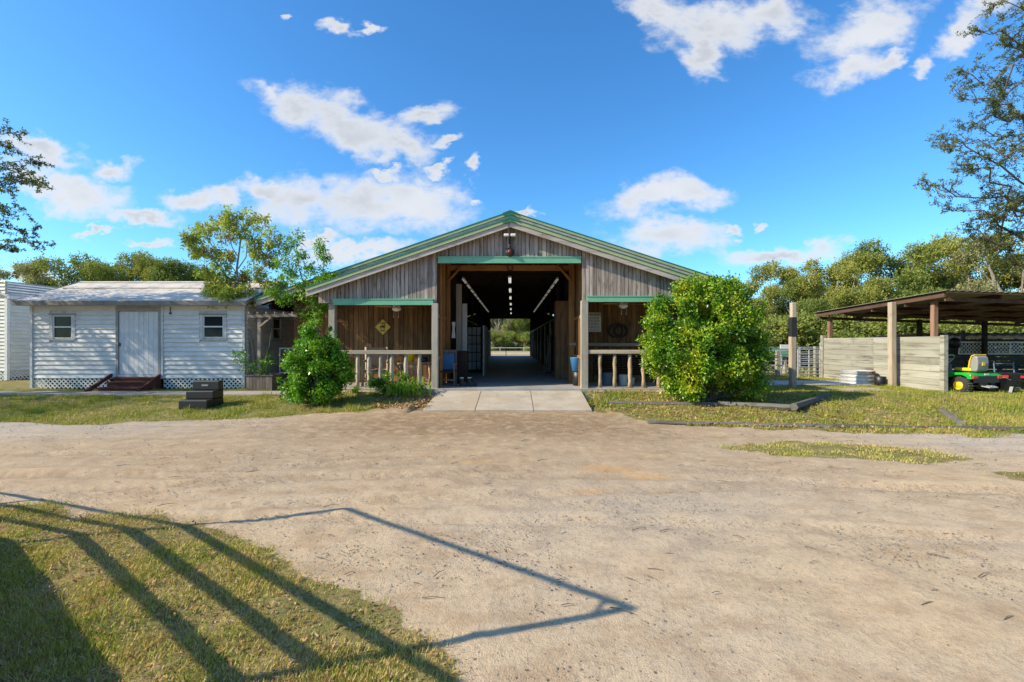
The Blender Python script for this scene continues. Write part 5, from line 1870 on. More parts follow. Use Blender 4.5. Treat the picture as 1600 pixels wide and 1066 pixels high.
# slatted back wall and a second low roof edge behind
bw = empty('slatted_back_wall', (17, 18.5, .12), 'dark horizontal slats with light gaps closing the back of the mower bay', 'fence')
z = .16
while z < 1.66:
    h_ = random.uniform(.13, .17)
    for (xa, xb) in ((12.9, 15.6), (15.6, 18.4), (18.4, 21.4)):
        s_ = MB(); s_.box(xa + .01, xb - .01, 18.47 + random.uniform(-.01, .01), 18.50, z + random.uniform(-.01, .01), z + h_); s_.build('slat', 'slat_dark', bw)
    z += h_ + random.uniform(.012, .04)
for x in (13.0, 15.6, 18.4, 21.4):
    post(x, 18.56, .1, .1, 2.1, 'slat_dark', bw, 'wall_post')
lr = empty('low_tin_roof', (18, 20.5, .12), 'dark corrugated low roof edge seen behind the slatted wall', 'roof')
nx_ = 160
vs = []; fs = []
for j, (yy, zz) in enumerate(((19.4, 2.02), (22.5, 1.85))):
    for i in range(nx_ + 1):
        vs.append((17.4 + 8 * i / nx_, yy, zz + .022 * math.sin(i * .8)))
for i in range(nx_): fs.append((i, i + 1, i + nx_ + 2, i + nx_ + 1))
s_ = MB(); s_.poly(vs, fs); ob = s_.build('roof_sheet', 'dark_iron', lr); sm = ob.modifiers.new('thick', 'SOLIDIFY'); sm.thickness = .012
s_ = MB(); s_.box(17.4, 24.9, 19.45, 19.49, 1.78, 1.97); s_.build('eave_board', 'slat_dark', lr)
for x in (17.6, 21, 24.7):
    post(x, 19.6, .12, .1, 1.96, 'slat_dark', lr); post(x, 22.3, .12, .1, 1.82, 'slat_dark', lr)
# white framed trellis panel hung on the slats
tp = empty('trellis_panel', (18, 18.38, 1.15), 'long white-framed dark diamond trellis hung on the slatted wall behind the mower', 'trellis')
X0, X1, Z0, Z1 = tx(1499, 18.3), 21.3, 1.16, 1.60
lattice(X0 + .05, X1 - .05, Z0 + .03, Z1 - .03, lambda x, z, d: (x, 18.36 - d, z), tp, 'lattice', .15, .028)
s_ = MB(); s_.box(X0, X1, 18.33, 18.345, Z1 - .005, Z1 + .05); s_.box(X0, X1, 18.33, 18.345, Z0 - .03, Z0 + .015); s_.build('rail', 'white', tp)
for i in range(4):
    x = X0 + i * 1.02
    s_ = MB(); s_.bar((x, 18.325, Z0), (x + .05, 18.325, Z1), .06, .012, (0, 1, 0)); s_.build('stile', 'white', tp)
# black hanging basket on the slatted wall
hb = MB(); hb.lathe((tx(1491, 17.8), 17.8, 1.38), [(.05, .0), (.17, .04), (.21, .2), (.19, .34), (.08, .42)], 14); hb.tube([(tx(1491, 17.8), 17.8, 1.8), (tx(1491, 17.8), 17.8, 2.0), (tx(1491, 17.8), 18.4, 2.05)], .012, 6)
tag(hb.build('hanging_pot', 'black', smooth=True), 'black round pot hanging left of the trellis panel', 'pot')

# ---------------------------------------------------------------- galvanised stock tank
tk = empty('stock_tank', (12.05, 15.75, .13), 'low round corrugated metal stock tank leaning by the plank wall', 'tank')
prof = [(.46, 0)]
for i in range(17):
    prof.append((.47 + .012 * math.sin(i * 1.35), .02 + i * .028))
prof += [(.49, .48), (.49, .50), (.465, .50), (.455, .06), (.44, .05)]
s_ = MB(); s_.lathe((12.02, 15.85, .14), prof, 28); s_.build('shell', 'tin', tk, smooth=True)
s_ = MB(); s_.lathe((12.02, 15.85, .50), [(.478, .02), (.487, .03), (.487, .12), (.478, .13)], 28)
# rusty patch: a dented strip riveted over the rim on the right side
s_ = MB()
for i in range(6):
    a = -1.25 + i * .16
    p = (12.02 + math.cos(a) * .497, 15.85 + math.sin(a) * .497, .585)
    s_.obox(p, (-math.sin(a), math.cos(a), 0), (math.cos(a), math.sin(a), 0), (0, 0, 1), .041, .004, .05)
s_.build('rust_patch', 'rusty', tk)
s_ = MB(); s_.lathe((12.30, 15.2, .13), [(.14, 0), (.16, .15), (.17, .34), (.15, .35)], 14)
tag(s_.build('black_bucket', 'black', smooth=True), 'black bucket half hidden behind the thick pale post', 'bucket')

# ---------------------------------------------------------------- galvanised pens and gate
def panel(name, a, b_, z0, z1, nb, label, cat, group=None, mids=1, r=.022, mat='galv', top=.0):
    a = Vector((a[0], a[1], 0)); b_ = Vector((b_[0], b_[1], 0))
    root = empty(name, ((a.x + b_.x) / 2, (a.y + b_.y) / 2, .15), label, cat, group)
    for i in range(nb):
        z = z0 + (z1 - z0) * (i / (nb - 1)) ** 1.15
        s_ = MB(); s_.tube([(a.x, a.y, z), (b_.x, b_.y, z)], r if i in (0, nb - 1) else r * .8, 7); s_.build('rail', mat, root)
    for j in range(mids + 2):
        t = j / (mids + 1)
        p = a + (b_ - a) * t
        s_ = MB(); s_.tube([(p.x, p.y, z0 - .1 if 0 < j <= mids else .12), (p.x, p.y, z1 + (top if j in (0, mids + 1) else 0))], r * (1.1 if j in (0, mids + 1) else .9), 7); s_.build('upright', mat, root)
    return root


GP = 'galvanised pipe pens beyond the yard'
panel('pipe_gate', (tx(1247, 18.8), 18.8), (tx(1281, 18.8), 18.8), .30, 1.33, 7, 'galvanised pipe gate right beside the banded post', 'gate', GP, 1, .028)
panel('tall_pen_fence', (tx(1282, 18.9), 18.9), (tx(1292, 18.9), 18.9), .3, 1.60, 5, 'narrow tall galvanised panel against the end of the plank wall', 'fence', GP, 0, .032)
panel('pen_fence', (tx(1196, 19.6), 19.6), (tx(1243, 19.4), 19.4), .28, 1.25, 6, 'galvanised pen panel left of the banded post', 'fence', GP, 1, .024)
panel('pen_fence', (tx(1120, 19.8), 19.8), (tx(1194, 19.6), 19.6), .28, 1.25, 6, 'galvanised pen panel running behind the big bush', 'fence', GP, 2, .024)
panel('pen_fence', (tx(1250, 24), 24), (tx(1300, 24), 24), .28, 1.35, 6, 'farther galvanised panel seen through the pipe gate', 'fence', GP, 1, .03)
panel('pen_fence', (tx(1195, 23.4), 23.4), (tx(1248, 23.6), 23.6), .28, 1.35, 6, 'farther galvanised panel left of the one behind the gate', 'fence', GP, 1, .03)
for i, (px, zt) in enumerate(((1215, 1.25), (1275, 1.45), (1288, 1.55))):
    s_ = MB(); x = tx(px, 19.2); s_.box(x - .07, x + .07, 19.13, 19.27, .1, zt)
    tag(s_.build('pen_post', 'fence_plank'), ['grey wooden pen post left of the banded post', 'wooden pen post just right of the pipe gate', 'wooden pen post by the end of the plank wall'][i], 'post')
s_ = MB(); s_.box(tx(1219, 19.3), tx(1242, 19.3), 19.28, 19.32, HC + (535 - 545) / F * 19.3, HC + (535 - 538.5) / F * 19.3)
wsn = tag(s_.build('white_sign', 'white'), 'small white board with dark marks on the pen, left of the banded post', 'sign')
gt = empty('green_trough', (tx(1212, 21), 21, .15), 'green plastic trough standing on posts behind the pens', 'trough')
s_ = MB(); s_.prism([(tx(1190, 21), 1.05), (tx(1232, 21), 1.05), (tx(1236, 21), 1.33), (tx(1186, 21), 1.33)], 'y', 20.8, 21.2); s_.build('tub', 'green_beam', gt)
for px in (1196, 1226):
    s_ = MB(); s_.box(tx(px, 21) - .05, tx(px, 21) + .05, 20.9, 21.1, .12, 1.05); s_.build('leg', 'fence_plank', gt)
# wire fence behind the far end of the barn
wf = empty('wire_fence', (0, 47, .15), 'thin wire fence crossing behind the far end of the aisle', 'fence')
for x in (-6, -3.4, -.62, 2.0, 4.8):
    s_ = MB(); s_.tube([(x, 47, .1), (x, 47, 1.45)], .035, 7); s_.build('fence_post', 'dark_iron', wf)
for z in (.35, .75, 1.1, 1.4):
    s_ = MB(); s_.tube([(-8, 47, z), (7, 47, z)], .012, 5); s_.build('wire', 'dark_iron', wf)
s_ = MB(); s_.tube([(-8, 76, .68), (7, 76, .68)], .05, 7)
for x in (-6, -2, 2, 6): s_.tube([(x, 76, .1), (x, 76, .7)], .05, 6)
tag(s_.build('rail_fence', 'offwhite'), 'pale low rail fence beyond the wire fence', 'fence')

# ---------------------------------------------------------------- riding mower (local +X is forward)
mw = empty('riding_mower', (0, 0, 0), 'green riding mower with yellow wheel hubs and grey seat parked in the open shed', 'mower')


def loc(root):
    return root


def wheel(par, c, r, w_, hub, tyre='rubber', name='wheel'):
    wh = empty(name, c); wh.parent = par; wh.location = Vector(c)
    s_ = MB()
    pr = [(r * .52, -w_ / 2), (r * .86, -w_ / 2 * 1.0), (r * .97, -w_ * .36), (r, -w_ * .15), (r, w_ * .15), (r * .97, w_ * .36), (r * .86, w_ / 2), (r * .52, w_ / 2)]
    s_.lathe((0, 0, 0), pr, 26, 'y', False)
    o_ = s_.build('tyre', tyre, None, smooth=False, noshift=True); o_.parent = wh
    s_ = MB()
    for i in range(22):
        a = i / 22 * 2 * math.pi
        c_ = (math.cos(a) * r, 0, math.sin(a) * r)
        s_.obox(c_, (-math.sin(a), .5 * (1 if i % 2 else -1), math.cos(a)), (0, 1, 0), (math.cos(a), 0, math.sin(a)), .010, w_ * .36, .008)
    o_ = s_.build('tread', 'tread', None, noshift=True); o_.parent = wh
    s_ = MB()
    s_.lathe((0, 0, 0), [(r * .10, -w_ / 2 * .9), (r * .5, -w_ / 2 * .55), (r * .53, -w_ / 2 * .95), (r * .53, w_ / 2 * .95), (r * .5, w_ / 2 * .55), (r * .10, w_ / 2 * .9)], 20, 'y')
    o_ = s_.build('hub', hub, None, noshift=True, smooth=False); o_.parent = wh
    return wh


def part(s_, name, mat, par, smooth=False, bevel=0):
    o_ = s_.build(name, mat, None, smooth, bevel=bevel, noshift=True)
    o_.parent = par
    return o_


wheel(mw, (0, .40, .25), .25, .24, 'yellow')
wheel(mw, (0, -.40, .25), .25, .24, 'yellow')
wheel(mw, (1.22, .38, .19), .19, .15, 'yellow')
wheel(mw, (1.22, -.38, .19), .19, .15, 'yellow')
s_ = MB(); s_.box(-.28, 1.35, -.16, .16, .26, .44); s_.box(-.1, .1, -.3, .3, .2, .3); part(s_, 'chassis', 'black', mw)
s_ = MB(); s_.prism([(-.36, .44), (-.34, .58), (-.16, .63), (.26, .62), (.36, .52), (.36, .47), (.20, .47), (.13, .54), (-.10, .55), (-.22, .50), (-.24, .44)], 'y', -.54, .54)
part(s_, 'fender', 'mower_green', mw, bevel=.03)
s_ = MB(); s_.box(-.37, -.335, -.44, .44, .34, .54); part(s_, 'rear_plate', 'black', mw, bevel=.01)
for ya in (-.5, .36):
    s_ = MB(); s_.box(-.40, -.352, ya, ya + .14, .47, .54); part(s_, 'tail_reflector', 'red', mw)
s_ = MB(); s_.box(-.365, -.352, -.07, .07, .565, .61); part(s_, 'number_plate', 'white', mw)
# seat with yellow edge and grey cover
s_ = MB(); s_.box(-.12, .34, -.22, .22, .66, .76); part(s_, 'seat_cushion', 'yellow', mw, bevel=.04)
s_ = MB(); s_.prism([(-.22, .66), (-.06, .66), (-.08, .94), (-.13, 1.09), (-.19, 1.13), (-.26, 1.09), (-.28, .90), (-.26, .70)], 'y', -.20, .20); part(s_, 'seat_back', 'grey_plastic', mw, bevel=.04)
s_ = MB(); s_.prism([(-.055, .68), (-.02, .68), (-.05, .96), (-.11, 1.13), (-.20, 1.17), (-.21, 1.135), (-.13, 1.105), (-.085, .95)], 'y', -.215, .215); part(s_, 'seat_trim', 'yellow', mw, bevel=.012)
s_ = MB(); s_.box(-.292, -.275, -.05, .05, .84, .93); part(s_, 'seat_badge', 'bucket_yellow', mw)
s_ = MB(); s_.box(.34, .80, -.36, .36, .33, .37); part(s_, 'foot_deck', 'black', mw, bevel=.01)
s_ = MB(); s_.prism([(.60, .37), (.74, .86), (.86, .90), (.86, .37)], 'y', -.20, .20); part(s_, 'dash_tower', 'black', mw, bevel=.02)
s_ = MB(); s_.prism([(.84, .40), (.82, .90), (1.05, .93), (1.42, .84), (1.58, .68), (1.60, .42)], 'y', -.28, .28); part(s_, 'hood', 'mower_green', mw, bevel=.05)
s_ = MB(); s_.box(.9, 1.4, -.287, .287, .62, .68); part(s_, 'hood_stripe', 'yellow', mw)
s_ = MB(); s_.box(1.595, 1.625, -.22, .22, .44, .66); part(s_, 'grille', 'black', mw)
s_ = MB(); s_.prism([(.74, .86), (.86, .905), (1.0, .96), (.78, .93)], 'y', -.22, .22); part(s_, 'dash', 'rusty', mw)
s_ = MB()
ring = []
for i in range(21):
    a = i / 20 * 2 * math.pi
    ring.append((.66 + math.cos(a) * .10, math.sin(a) * .19, 1.0 - math.cos(a) * .13))
s_.tube(ring, .014, 7, False); s_.tube([(.74, 0, .90), (.66, 0, 1.0)], .02, 7)
s_.tube([(.66, -.18, 1.0), (.66, .18, 1.0)], .013, 6); s_.tube([(.66, 0, 1.0), (.755, 0, .88)], .013, 6)
part(s_, 'steering_wheel', 'galv', mw, smooth=True)
s_ = MB(); s_.prism([(.35, .14), (1.05, .14), (1.05, .26), (.35, .26)], 'y', -.62, .62); part(s_, 'cutting_deck', 'mower_green', mw, bevel=.04)
s_ = MB(); s_.tube([(.3, -.57, .60), (.42, -.60, .86)], .012, 6); s_.tube([(.3, .57, .60), (.36, .58, .8)], .012, 6); part(s_, 'lever', 'galv', mw)
s_ = MB(); s_.tube([(-.35, -.18, .25), (-.52, -.14, .22), (-.52, .14, .22), (-.35, .18, .25)], .018, 7); s_.box(-.5, -.36, -.03, .03, .24, .27); part(s_, 'hitch', 'galv', mw, smooth=False)
mw.location = (13.46, 13.30, .13)
mw.scale = (.98, .98, .98)
mw.rotation_euler = (0, 0, R(99))

# dark cart with a red lamp board and a black bin beside the mower
ct = empty('utility_cart', (0, 0, 0), 'black two-wheeled utility cart with red lamps behind the mower', 'cart')
s_ = MB(); s_.prism([(-.5, .42), (.55, .42), (.62, .78), (-.58, .78)], 'y', -.42, .42); part(s_, 'tub', 'black', ct, bevel=.03)
wheel(ct, (.0, -.52, .26), .26, .12, 'grey_plastic', 'tread'); wheel(ct, (.0, .52, .26), .26, .12, 'grey_plastic', 'tread')
s_ = MB(); s_.bar((.5, 0, .45), (1.4, 0, .40), .05, .05); part(s_, 'tow_bar', 'dark_iron', ct)
for ya in (-.40, .18):
    s_ = MB(); s_.box(-.625, -.585, ya, ya + .22, .60, .70); part(s_, 'lamp', 'red', ct)
s_ = MB()
for y in (-.3, .3): s_.tube([(.35, y, .78), (.45, y, 1.15), (.38, y, 1.22)], .022, 6)
s_.bar((.45, -.3, 1.15), (.45, .3, 1.15), .03, .03); part(s_, 'handle_frame', 'blue_grey', ct)
ct.scale = (.72, .72, .72)
ct.location = (15.15, 13.9, .13); ct.rotation_euler = (0, 0, R(60))
bn = empty('black_bin', (14.25, 13.2, .13), 'black open bin with a white tag right behind the mower wheel', 'bin')
bn.rotation_euler = (0, 0, R(-12))
s_ = MB(); s_.poly([(-.15, -.13, 0), (.15, -.13, 0), (.15, .13, 0), (-.15, .13, 0), (-.19, -.17, .40), (.19, -.17, .40), (.19, .17, .40), (-.19, .17, .40), (-.17, -.15, .40), (.17, -.15, .40), (.17, .15, .40), (-.17, .15, .40), (-.13, -.11, .03), (.13, -.11, .03), (.13, .11, .03), (-.13, .11, .03)],
                     [(0, 3, 2, 1), (0, 1, 5, 4), (1, 2, 6, 5), (2, 3, 7, 6), (3, 0, 4, 7), (4, 5, 9, 8), (5, 6, 10, 9), (6, 7, 11, 10), (7, 4, 8, 11), (8, 9, 13, 12), (9, 10, 14, 13), (10, 11, 15, 14), (11, 8, 12, 15), (12, 13, 14, 15)])
part(s_, 'tub', 'black', bn)
s_ = MB(); s_.poly([(.02, -.150, .05), (.10, -.150, .05), (.12, -.174, .22), (.04, -.174, .22)], [(0, 1, 2, 3)]); ob = part(s_, 'tag', 'white', bn); sm = ob.modifiers.new('t', 'SOLIDIFY'); sm.thickness = .004
s_ = MB(); s_.tube([(.19, 0, .40), (.0, -.02, .47), (-.19, 0, .40)], .008, 5); part(s_, 'handle', 'galv', bn)
for i, (x, y, r_) in enumerate(((14.9, 13.6, .2), (15.3, 13.35, .35))):
    s_ = MB(); s_.bar((x - .55, y, .17), (x + .75, y + .25 * (1 - 2 * i), .17), .05, .05)
    tag(s_.build('loose_timber', 'rail'), ['loose pale timber on the floor right of the black bin, nearer the cart', 'loose pale timber on the floor right of the black bin, nearer the camera'][i], 'timber')
# a dark machine under a sheet behind the mower
s_ = MB(); s_.prism([(13.3, .13), (15.2, .13), (15.1, .85), (14.6, 1.12), (13.6, 1.15), (13.2, .8)], 'y', 16.2, 17.4)
tag(s_.build('covered_machine', 'black', bevel=.1), 'dark machine under a black cover behind the mower', 'machine')

# ---------------------------------------------------------------- signs, lamps and things of the barn
def text(body, size, mat, par, loc_, rot=(R(90), 0, 0), ext=.002, bold=0.0, sx=1.0):
    cu = bpy.data.curves.new('lettering', 'FONT')
    cu.body = body; cu.size = size; cu.align_x = 'CENTER'; cu.align_y = 'CENTER'; cu.extrude = ext; cu.offset = bold
    tmp = bpy.data.objects.new('tmp', cu)
    C.objects.link(tmp)
    dg = bpy.context.evaluated_depsgraph_get()
    me_ = bpy.data.meshes.new_from_object(tmp.evaluated_get(dg))
    bpy.data.objects.remove(tmp)
    me_.materials.clear(); me_.materials.append(M[mat])
    o_ = bpy.data.objects.new('lettering', me_)
    C.objects.link(o_)
    o_.parent = par
    o_.location = Vector(loc_)
    o_.rotation_euler = rot
    o_.scale = (sx, 1, 1)
    return o_


sg = empty('horse_sign', (-4.05, YB - .03, 2.10), 'yellow diamond horse crossing sign on the brown wall of the left porch', 'sign')
s_ = MB(); s_.prism([(-.245, 0), (0, -.245), (.245, 0), (0, .245)], 'y', -.006, .006); part(s_, 'plate', 'sign_yellow', sg)
text('HORSE', .062, 'sign_black', sg, (0, -.0095, .118), bold=.002)
text('XING', .062, 'sign_black', sg, (0, -.0095, -.118), bold=.002)
s_ = MB()
hp = [(-.085, .02), (-.095, -.03), (-.08, -.005), (-.07, -.02), (-.078, -.065), (-.062, -.065), (-.05, -.02), (-.02, -.012), (.02, -.014), (.03, -.06), (.045, -.064), (.042, -.02), (.06, -.045), (.078, -.04), (.058, .0), (.062, .03), (.085, .035), (.092, .048), (.07, .068), (.052, .07), (.03, .03), (.0, .022), (-.04, .03), (-.07, .034)]
s_.prism(hp, 'y', -.0105, -.0065); part(s_, 'horse_silhouette', 'sign_black', sg)
s_ = MB(); s_.prism([(-.012, .024), (.012, .022), (.016, .06), (.008, .085), (-.008, .085), (-.016, .05)], 'y', -.0105, -.0065); part(s_, 'rider_silhouette', 'sign_black', sg)
ws = empty('warning_sign', (2.52, YB - .03, 2.25), 'white warning notice on the brown wall of the right porch', 'sign')
s_ = MB(); s_.box(-.27, .27, -.006, .006, -.30, .30); part(s_, 'plate', 'sign_white', ws)
text('WARNING', .108, 'sign_black', ws, (0, -.0095, .235), bold=.002)
s_ = MB()
for i in range(10):
    z = .15 - i * .046
    k = -.23
    while k < .21:
        l_ = random.uniform(.03, .09)
        s_.box(k, min(k + l_, .225), -.0085, -.0065, z - .008, z + .008)
        k += l_ + .018
part(s_, 'small_print', 'sign_black', ws)

# twin floodlight, round ornament and hanging ring of the gable
fl = empty('floodlight', (-.06, YF - .05, 4.45), 'twin white floodlight under the peak of the porch gable', 'lamp')
s_ = MB(); s_.box(-.035, .035, -.02, .04, -.14, .0); part(s_, 'mount', 'black', fl, bevel=.008)
s_ = MB(); s_.tube([(0, -.03, -.02), (0, -.08, .05)], .016, 8); s_.box(-.05, .05, -.09, -.06, .0, .02); part(s_, 'arm', 'black', fl)
for sx_ in (-1, 1):
    s_ = MB(); s_.box(min(sx_ * .025, sx_ * .16), max(sx_ * .025, sx_ * .16), -.17, -.08, .04, .11); part(s_, 'lamp_head', 'white', fl, bevel=.015)
od = empty('gable_ornament', (-.06, YF - .06, 4.08), 'round dark red lantern-like ornament above the middle of the green header', 'ornament')
s_ = MB(); s_.lathe((0, 0, 0), [(.02, .03), (.12, .02), (.125, -.02), (.09, -.035), (.02, -.04)], 20, 'y'); part(s_, 'disc', 'dark_iron', od, True)
s_ = MB(); s_.lathe((0, -.05, 0), [(.065, .0), (.06, -.035), (.03, -.06), (.005, -.065)], 16, 'y'); part(s_, 'lens', 'dark_red', od, True)
s_ = MB(); s_.tube([(0, 0, .12), (0, .0, .2)], .012, 6); part(s_, 'hook', 'dark_iron', od)
s_ = MB(); s_.tube([(-.06 + math.cos(a) * .085, YB - .14, 3.93 + math.sin(a) * .085) for a in np.linspace(-4.2, 1.05, 16)], .014, 7)
tag(s_.build('horseshoe', 'dark_iron', smooth=True), 'iron horseshoe hung in the middle of the orange door beam', 'horseshoe')

# ceiling fans of the two porches
def fan(x, z, zt, a0, label):
    f_ = empty('ceiling_fan', (x, 13.4, z - .07), label, 'fan', 'porch ceiling fans')
    s_ = MB(); s_.tube([(0, 0, .06), (0, 0, zt - z + .07)], .014, 8); part(s_, 'down_rod', 'white', f_)
    s_ = MB(); s_.lathe((0, 0, 0), [(.03, .12), (.11, .09), (.12, .03), (.09, -.02)], 18); part(s_, 'motor', 'white', f_, True)
    s_ = MB(); s_.lathe((0, 0, 0), [(.135, -.022), (.13, -.06), (.09, -.10), (.02, -.118)], 18); part(s_, 'lamp_shade', 'lamp', f_, True)
    for i in range(4):
        a = a0 + i * math.pi / 2
        u_ = Vector((math.cos(a), math.sin(a), 0)); v_ = Vector((-math.sin(a), math.cos(a), .18)).normalized()
        s_ = MB(); s_.obox(u_ * .36 + Vector((0, 0, .02)), u_, v_, u_.cross(v_), .24, .065, .005); part(s_, 'blade', 'fan_blade', f_)
    for sx_ in (-.07, .07):
        s_ = MB(); s_.tube([(sx_, -.05, -.1), (sx_, -.05, -.26)], .004, 4); s_.lathe((sx_, -.05, -.30), [(.008, 0), (.015, .02), (.006, .045)], 6); part(s_, 'pull_chain', 'white', f_)
    return f_


fan(-3.40, 2.715, 3.75, .35, 'ceiling fan with pale wood blades in the left porch')
fan(3.28, 2.80, 3.78, .1, 'ceiling fan with pale wood blades in the right porch')

# black coiled hose on the right porch wall
hz = empty('coiled_hose', (3.32, YB - .06, 2.0), 'black coiled hose on a hook, right porch wall beside the white notice', 'hose')
s_ = MB()
for q in range(7):
    r_ = .16 + .02 * (q % 4); ox = (-.10 if q % 2 else .06)
    s_.tube([(ox + math.cos(a) * r_ * 1.1, -.02 - q * .018, -.02 + math.sin(a) * r_) for a in np.linspace(0, 2 * math.pi, 22)], .014, 6, False)
s_.tube([(.1, -.04, -.15), (.02, -.05, -.35), (-.02, -.03, -.42)], .013, 6)
part(s_, 'coils', 'rubber', hz, True)
s_ = MB(); s_.tube([(0, .02, .2), (0, -.12, .2), (0, -.14, .26)], .012, 6); part(s_, 'hook', 'dark_iron', hz)

# fluorescent lamps down the aisle; side strips glow in place of daylight gaps
def glow_strip(x, y, z, L_, label, mat, group, w_=.12):
    f_ = empty('glow_strip', (x, y, z), label, 'lamp', group)
    s_ = MB(); s_.box(-w_ / 2, w_ / 2, -L_ / 2, L_ / 2, 0, .05); part(s_, 'housing', 'offwhite', f_)
    for sx_ in (-.03, .03):
        s_ = MB(); s_.tube([(sx_, -L_ / 2 + .03, -.022), (sx_, L_ / 2 - .03, -.022)], .017, 7); part(s_, 'tube', mat, f_)
    return f_


for i, y in enumerate((16.9, 20.2, 23.6, 27.4, 31.5, 36.0)):
    glow_strip(-.08, y, 3.93, 1.35, ['nearest', 'second', 'third', 'fourth', 'fifth', 'farthest'][i] + ' of the six strip lights down the middle of the aisle ceiling', 'tube', 'strip lights down the aisle')
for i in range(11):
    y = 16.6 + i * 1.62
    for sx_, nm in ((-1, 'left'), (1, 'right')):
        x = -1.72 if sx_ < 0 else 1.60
        glow_strip(x, y, 3.86, 1.15, '%s glowing strip from the front, standing in for a daylight gap, %s side of the aisle' % (ORD[i], nm), 'gap_glow', 'glowing strips standing in for daylight gaps, %s side of the aisle' % nm, .07)

# ------ left side of the aisle
s_ = MB(); s_.box(tx(713, 15.2), tx(721.5, 15.2), 15.15, 15.2, FZ, 3.56); tag(s_.build('grey_plank', 'grey_post'), 'tall grey plank standing inside the door on the left', 'plank')
s_ = MB(); s_.box(tx(722.5, 15.6), tx(730, 15.6), 15.55, 15.6, FZ, 2.94); tag(s_.build('white_plank', 'offwhite'), 'chipped white plank standing right of the tall grey plank', 'plank')
fd = empty('french_door', (tx(741, 19.2), 19.2, FZ), 'white paned glass door standing open across the left of the aisle', 'door')
xw, zh = .66, 1.98
s_ = MB()
for (a, b_, c_, d_) in ((-xw / 2, -xw / 2 + .05, 0, zh), (xw / 2 - .05, xw / 2, 0, zh), (-xw / 2 + .05, xw / 2 - .05, 0, .1), (-xw / 2 + .05, xw / 2 - .05, zh - .07, zh)):
    s_.box(a, b_, -.02, .02, c_, d_)
for i in (1, 2):
    x = -xw / 2 + .05 + (xw - .1) * i / 3; s_.box(x - .012, x + .012, -.018, .018, .1, zh - .07)
for i in range(1, 5):
    z = .1 + (zh - .17) * i / 5
    for k in range(3):
        xa = -xw / 2 + .05 + (xw - .1) * k / 3 + .012; xb = xa + (xw - .1) / 3 - .024
        s_.box(xa, xb, -.018, .018, z - .012, z + .012)
part(s_, 'frame', 'dark_wood_z', fd)
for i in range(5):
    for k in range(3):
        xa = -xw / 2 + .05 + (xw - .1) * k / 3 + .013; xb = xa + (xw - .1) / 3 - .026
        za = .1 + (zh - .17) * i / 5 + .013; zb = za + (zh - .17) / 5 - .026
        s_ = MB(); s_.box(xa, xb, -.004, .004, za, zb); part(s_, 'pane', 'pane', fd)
s_ = MB(); s_.box(-1.10, -1.05, 17.2, 19.9, FZ, 2.26); tag(s_.build('open_stall_door', 'offwhite'), 'pale stall door seen edge on, left of the far opening', 'door')
# rocking chair with blue cushion at the left of the opening
rc_ = empty('wooden_chair', (tx(698, 13.2), 13.25, FZ), 'dark wooden chair with a blue back cloth beside the left door post', 'chair')
s_ = MB(); s_.box(-.26, .26, -.24, .24, .40, .44); part(s_, 'seat', 'dark_wood_z', rc_)
for (x, y, h_) in ((-.24, -.22, .62), (.24, -.22, .62), (-.24, .22, 1.05), (.24, .22, 1.05)):
    s_ = MB(); s_.box(x - .022, x + .022, y - .022, y + .022, 0, h_); part(s_, 'leg', 'planter', rc_)
s_ = MB(); s_.box(-.29, -.21, -.24, .22, .622, .65); s_.box(.21, .29, -.24, .22, .622, .65); part(s_, 'armrest', 'planter', rc_)
s_ = MB(); s_.box(-.22, .22, -.23, -.2, .16, .2); s_.box(-.22, .22, .18, .21, .95, 1.04); part(s_, 'rung', 'planter', rc_)
s_ = MB(); s_.prism([(-.21, .45), (.21, .45), (.20, .94), (-.20, .94)], 'y', .12, .17); part(s_, 'back_cloth', 'blue', rc_, bevel=.02)
s_ = MB(); s_.box(tx(713, 13.9), tx(731, 13.9), 13.75, 14.1, FZ, 1.36)
cbn = tag(s_.build('dark_cabinet', 'dark_wood_z', bevel=.01), 'dark wooden cabinet standing right of the chair with the blue cloth', 'cabinet')
for i, (px, a) in enumerate(((722, .3), (734, -.15))):
    b_ = empty('boot', (tx(px, 13.1), 13.1 + i * .06, FZ), ['dark boot with a pale cuff, left one before the dark cabinet', 'dark boot with a pale cuff, right one before the dark cabinet'][i], 'boot', 'pair of boots before the cabinet')
    b_.rotation_euler = (0, 0, a)
    s_ = MB(); s_.prism([(-.06, 0), (.20, 0), (.21, .05), (.12, .10), (.05, .14), (.04, .22), (-.06, .22)], 'y', -.05, .05); part(s_, 'shaft', 'black', b_, bevel=.02)
    s_ = MB(); s_.box(-.062, .042, -.052, .052, .222, .25); part(s_, 'cuff', 'offwhite', b_, bevel=.008)
s_ = MB(); s_.prism([(-.055, 0), (.055, 0), (.05, .16), (.035, .3), (.055, .42), (.05, .5), (-.05, .5), (-.045, .42), (-.03, .3), (-.05, .16)], 'y', -.01, .01)
ob = s_.build('pale_ornament', 'offwhite'); ob.location = (tx(709, 14.2), 14.15, 1.75); tag(ob, 'narrow pale carved board hung on the left door reveal', 'ornament')
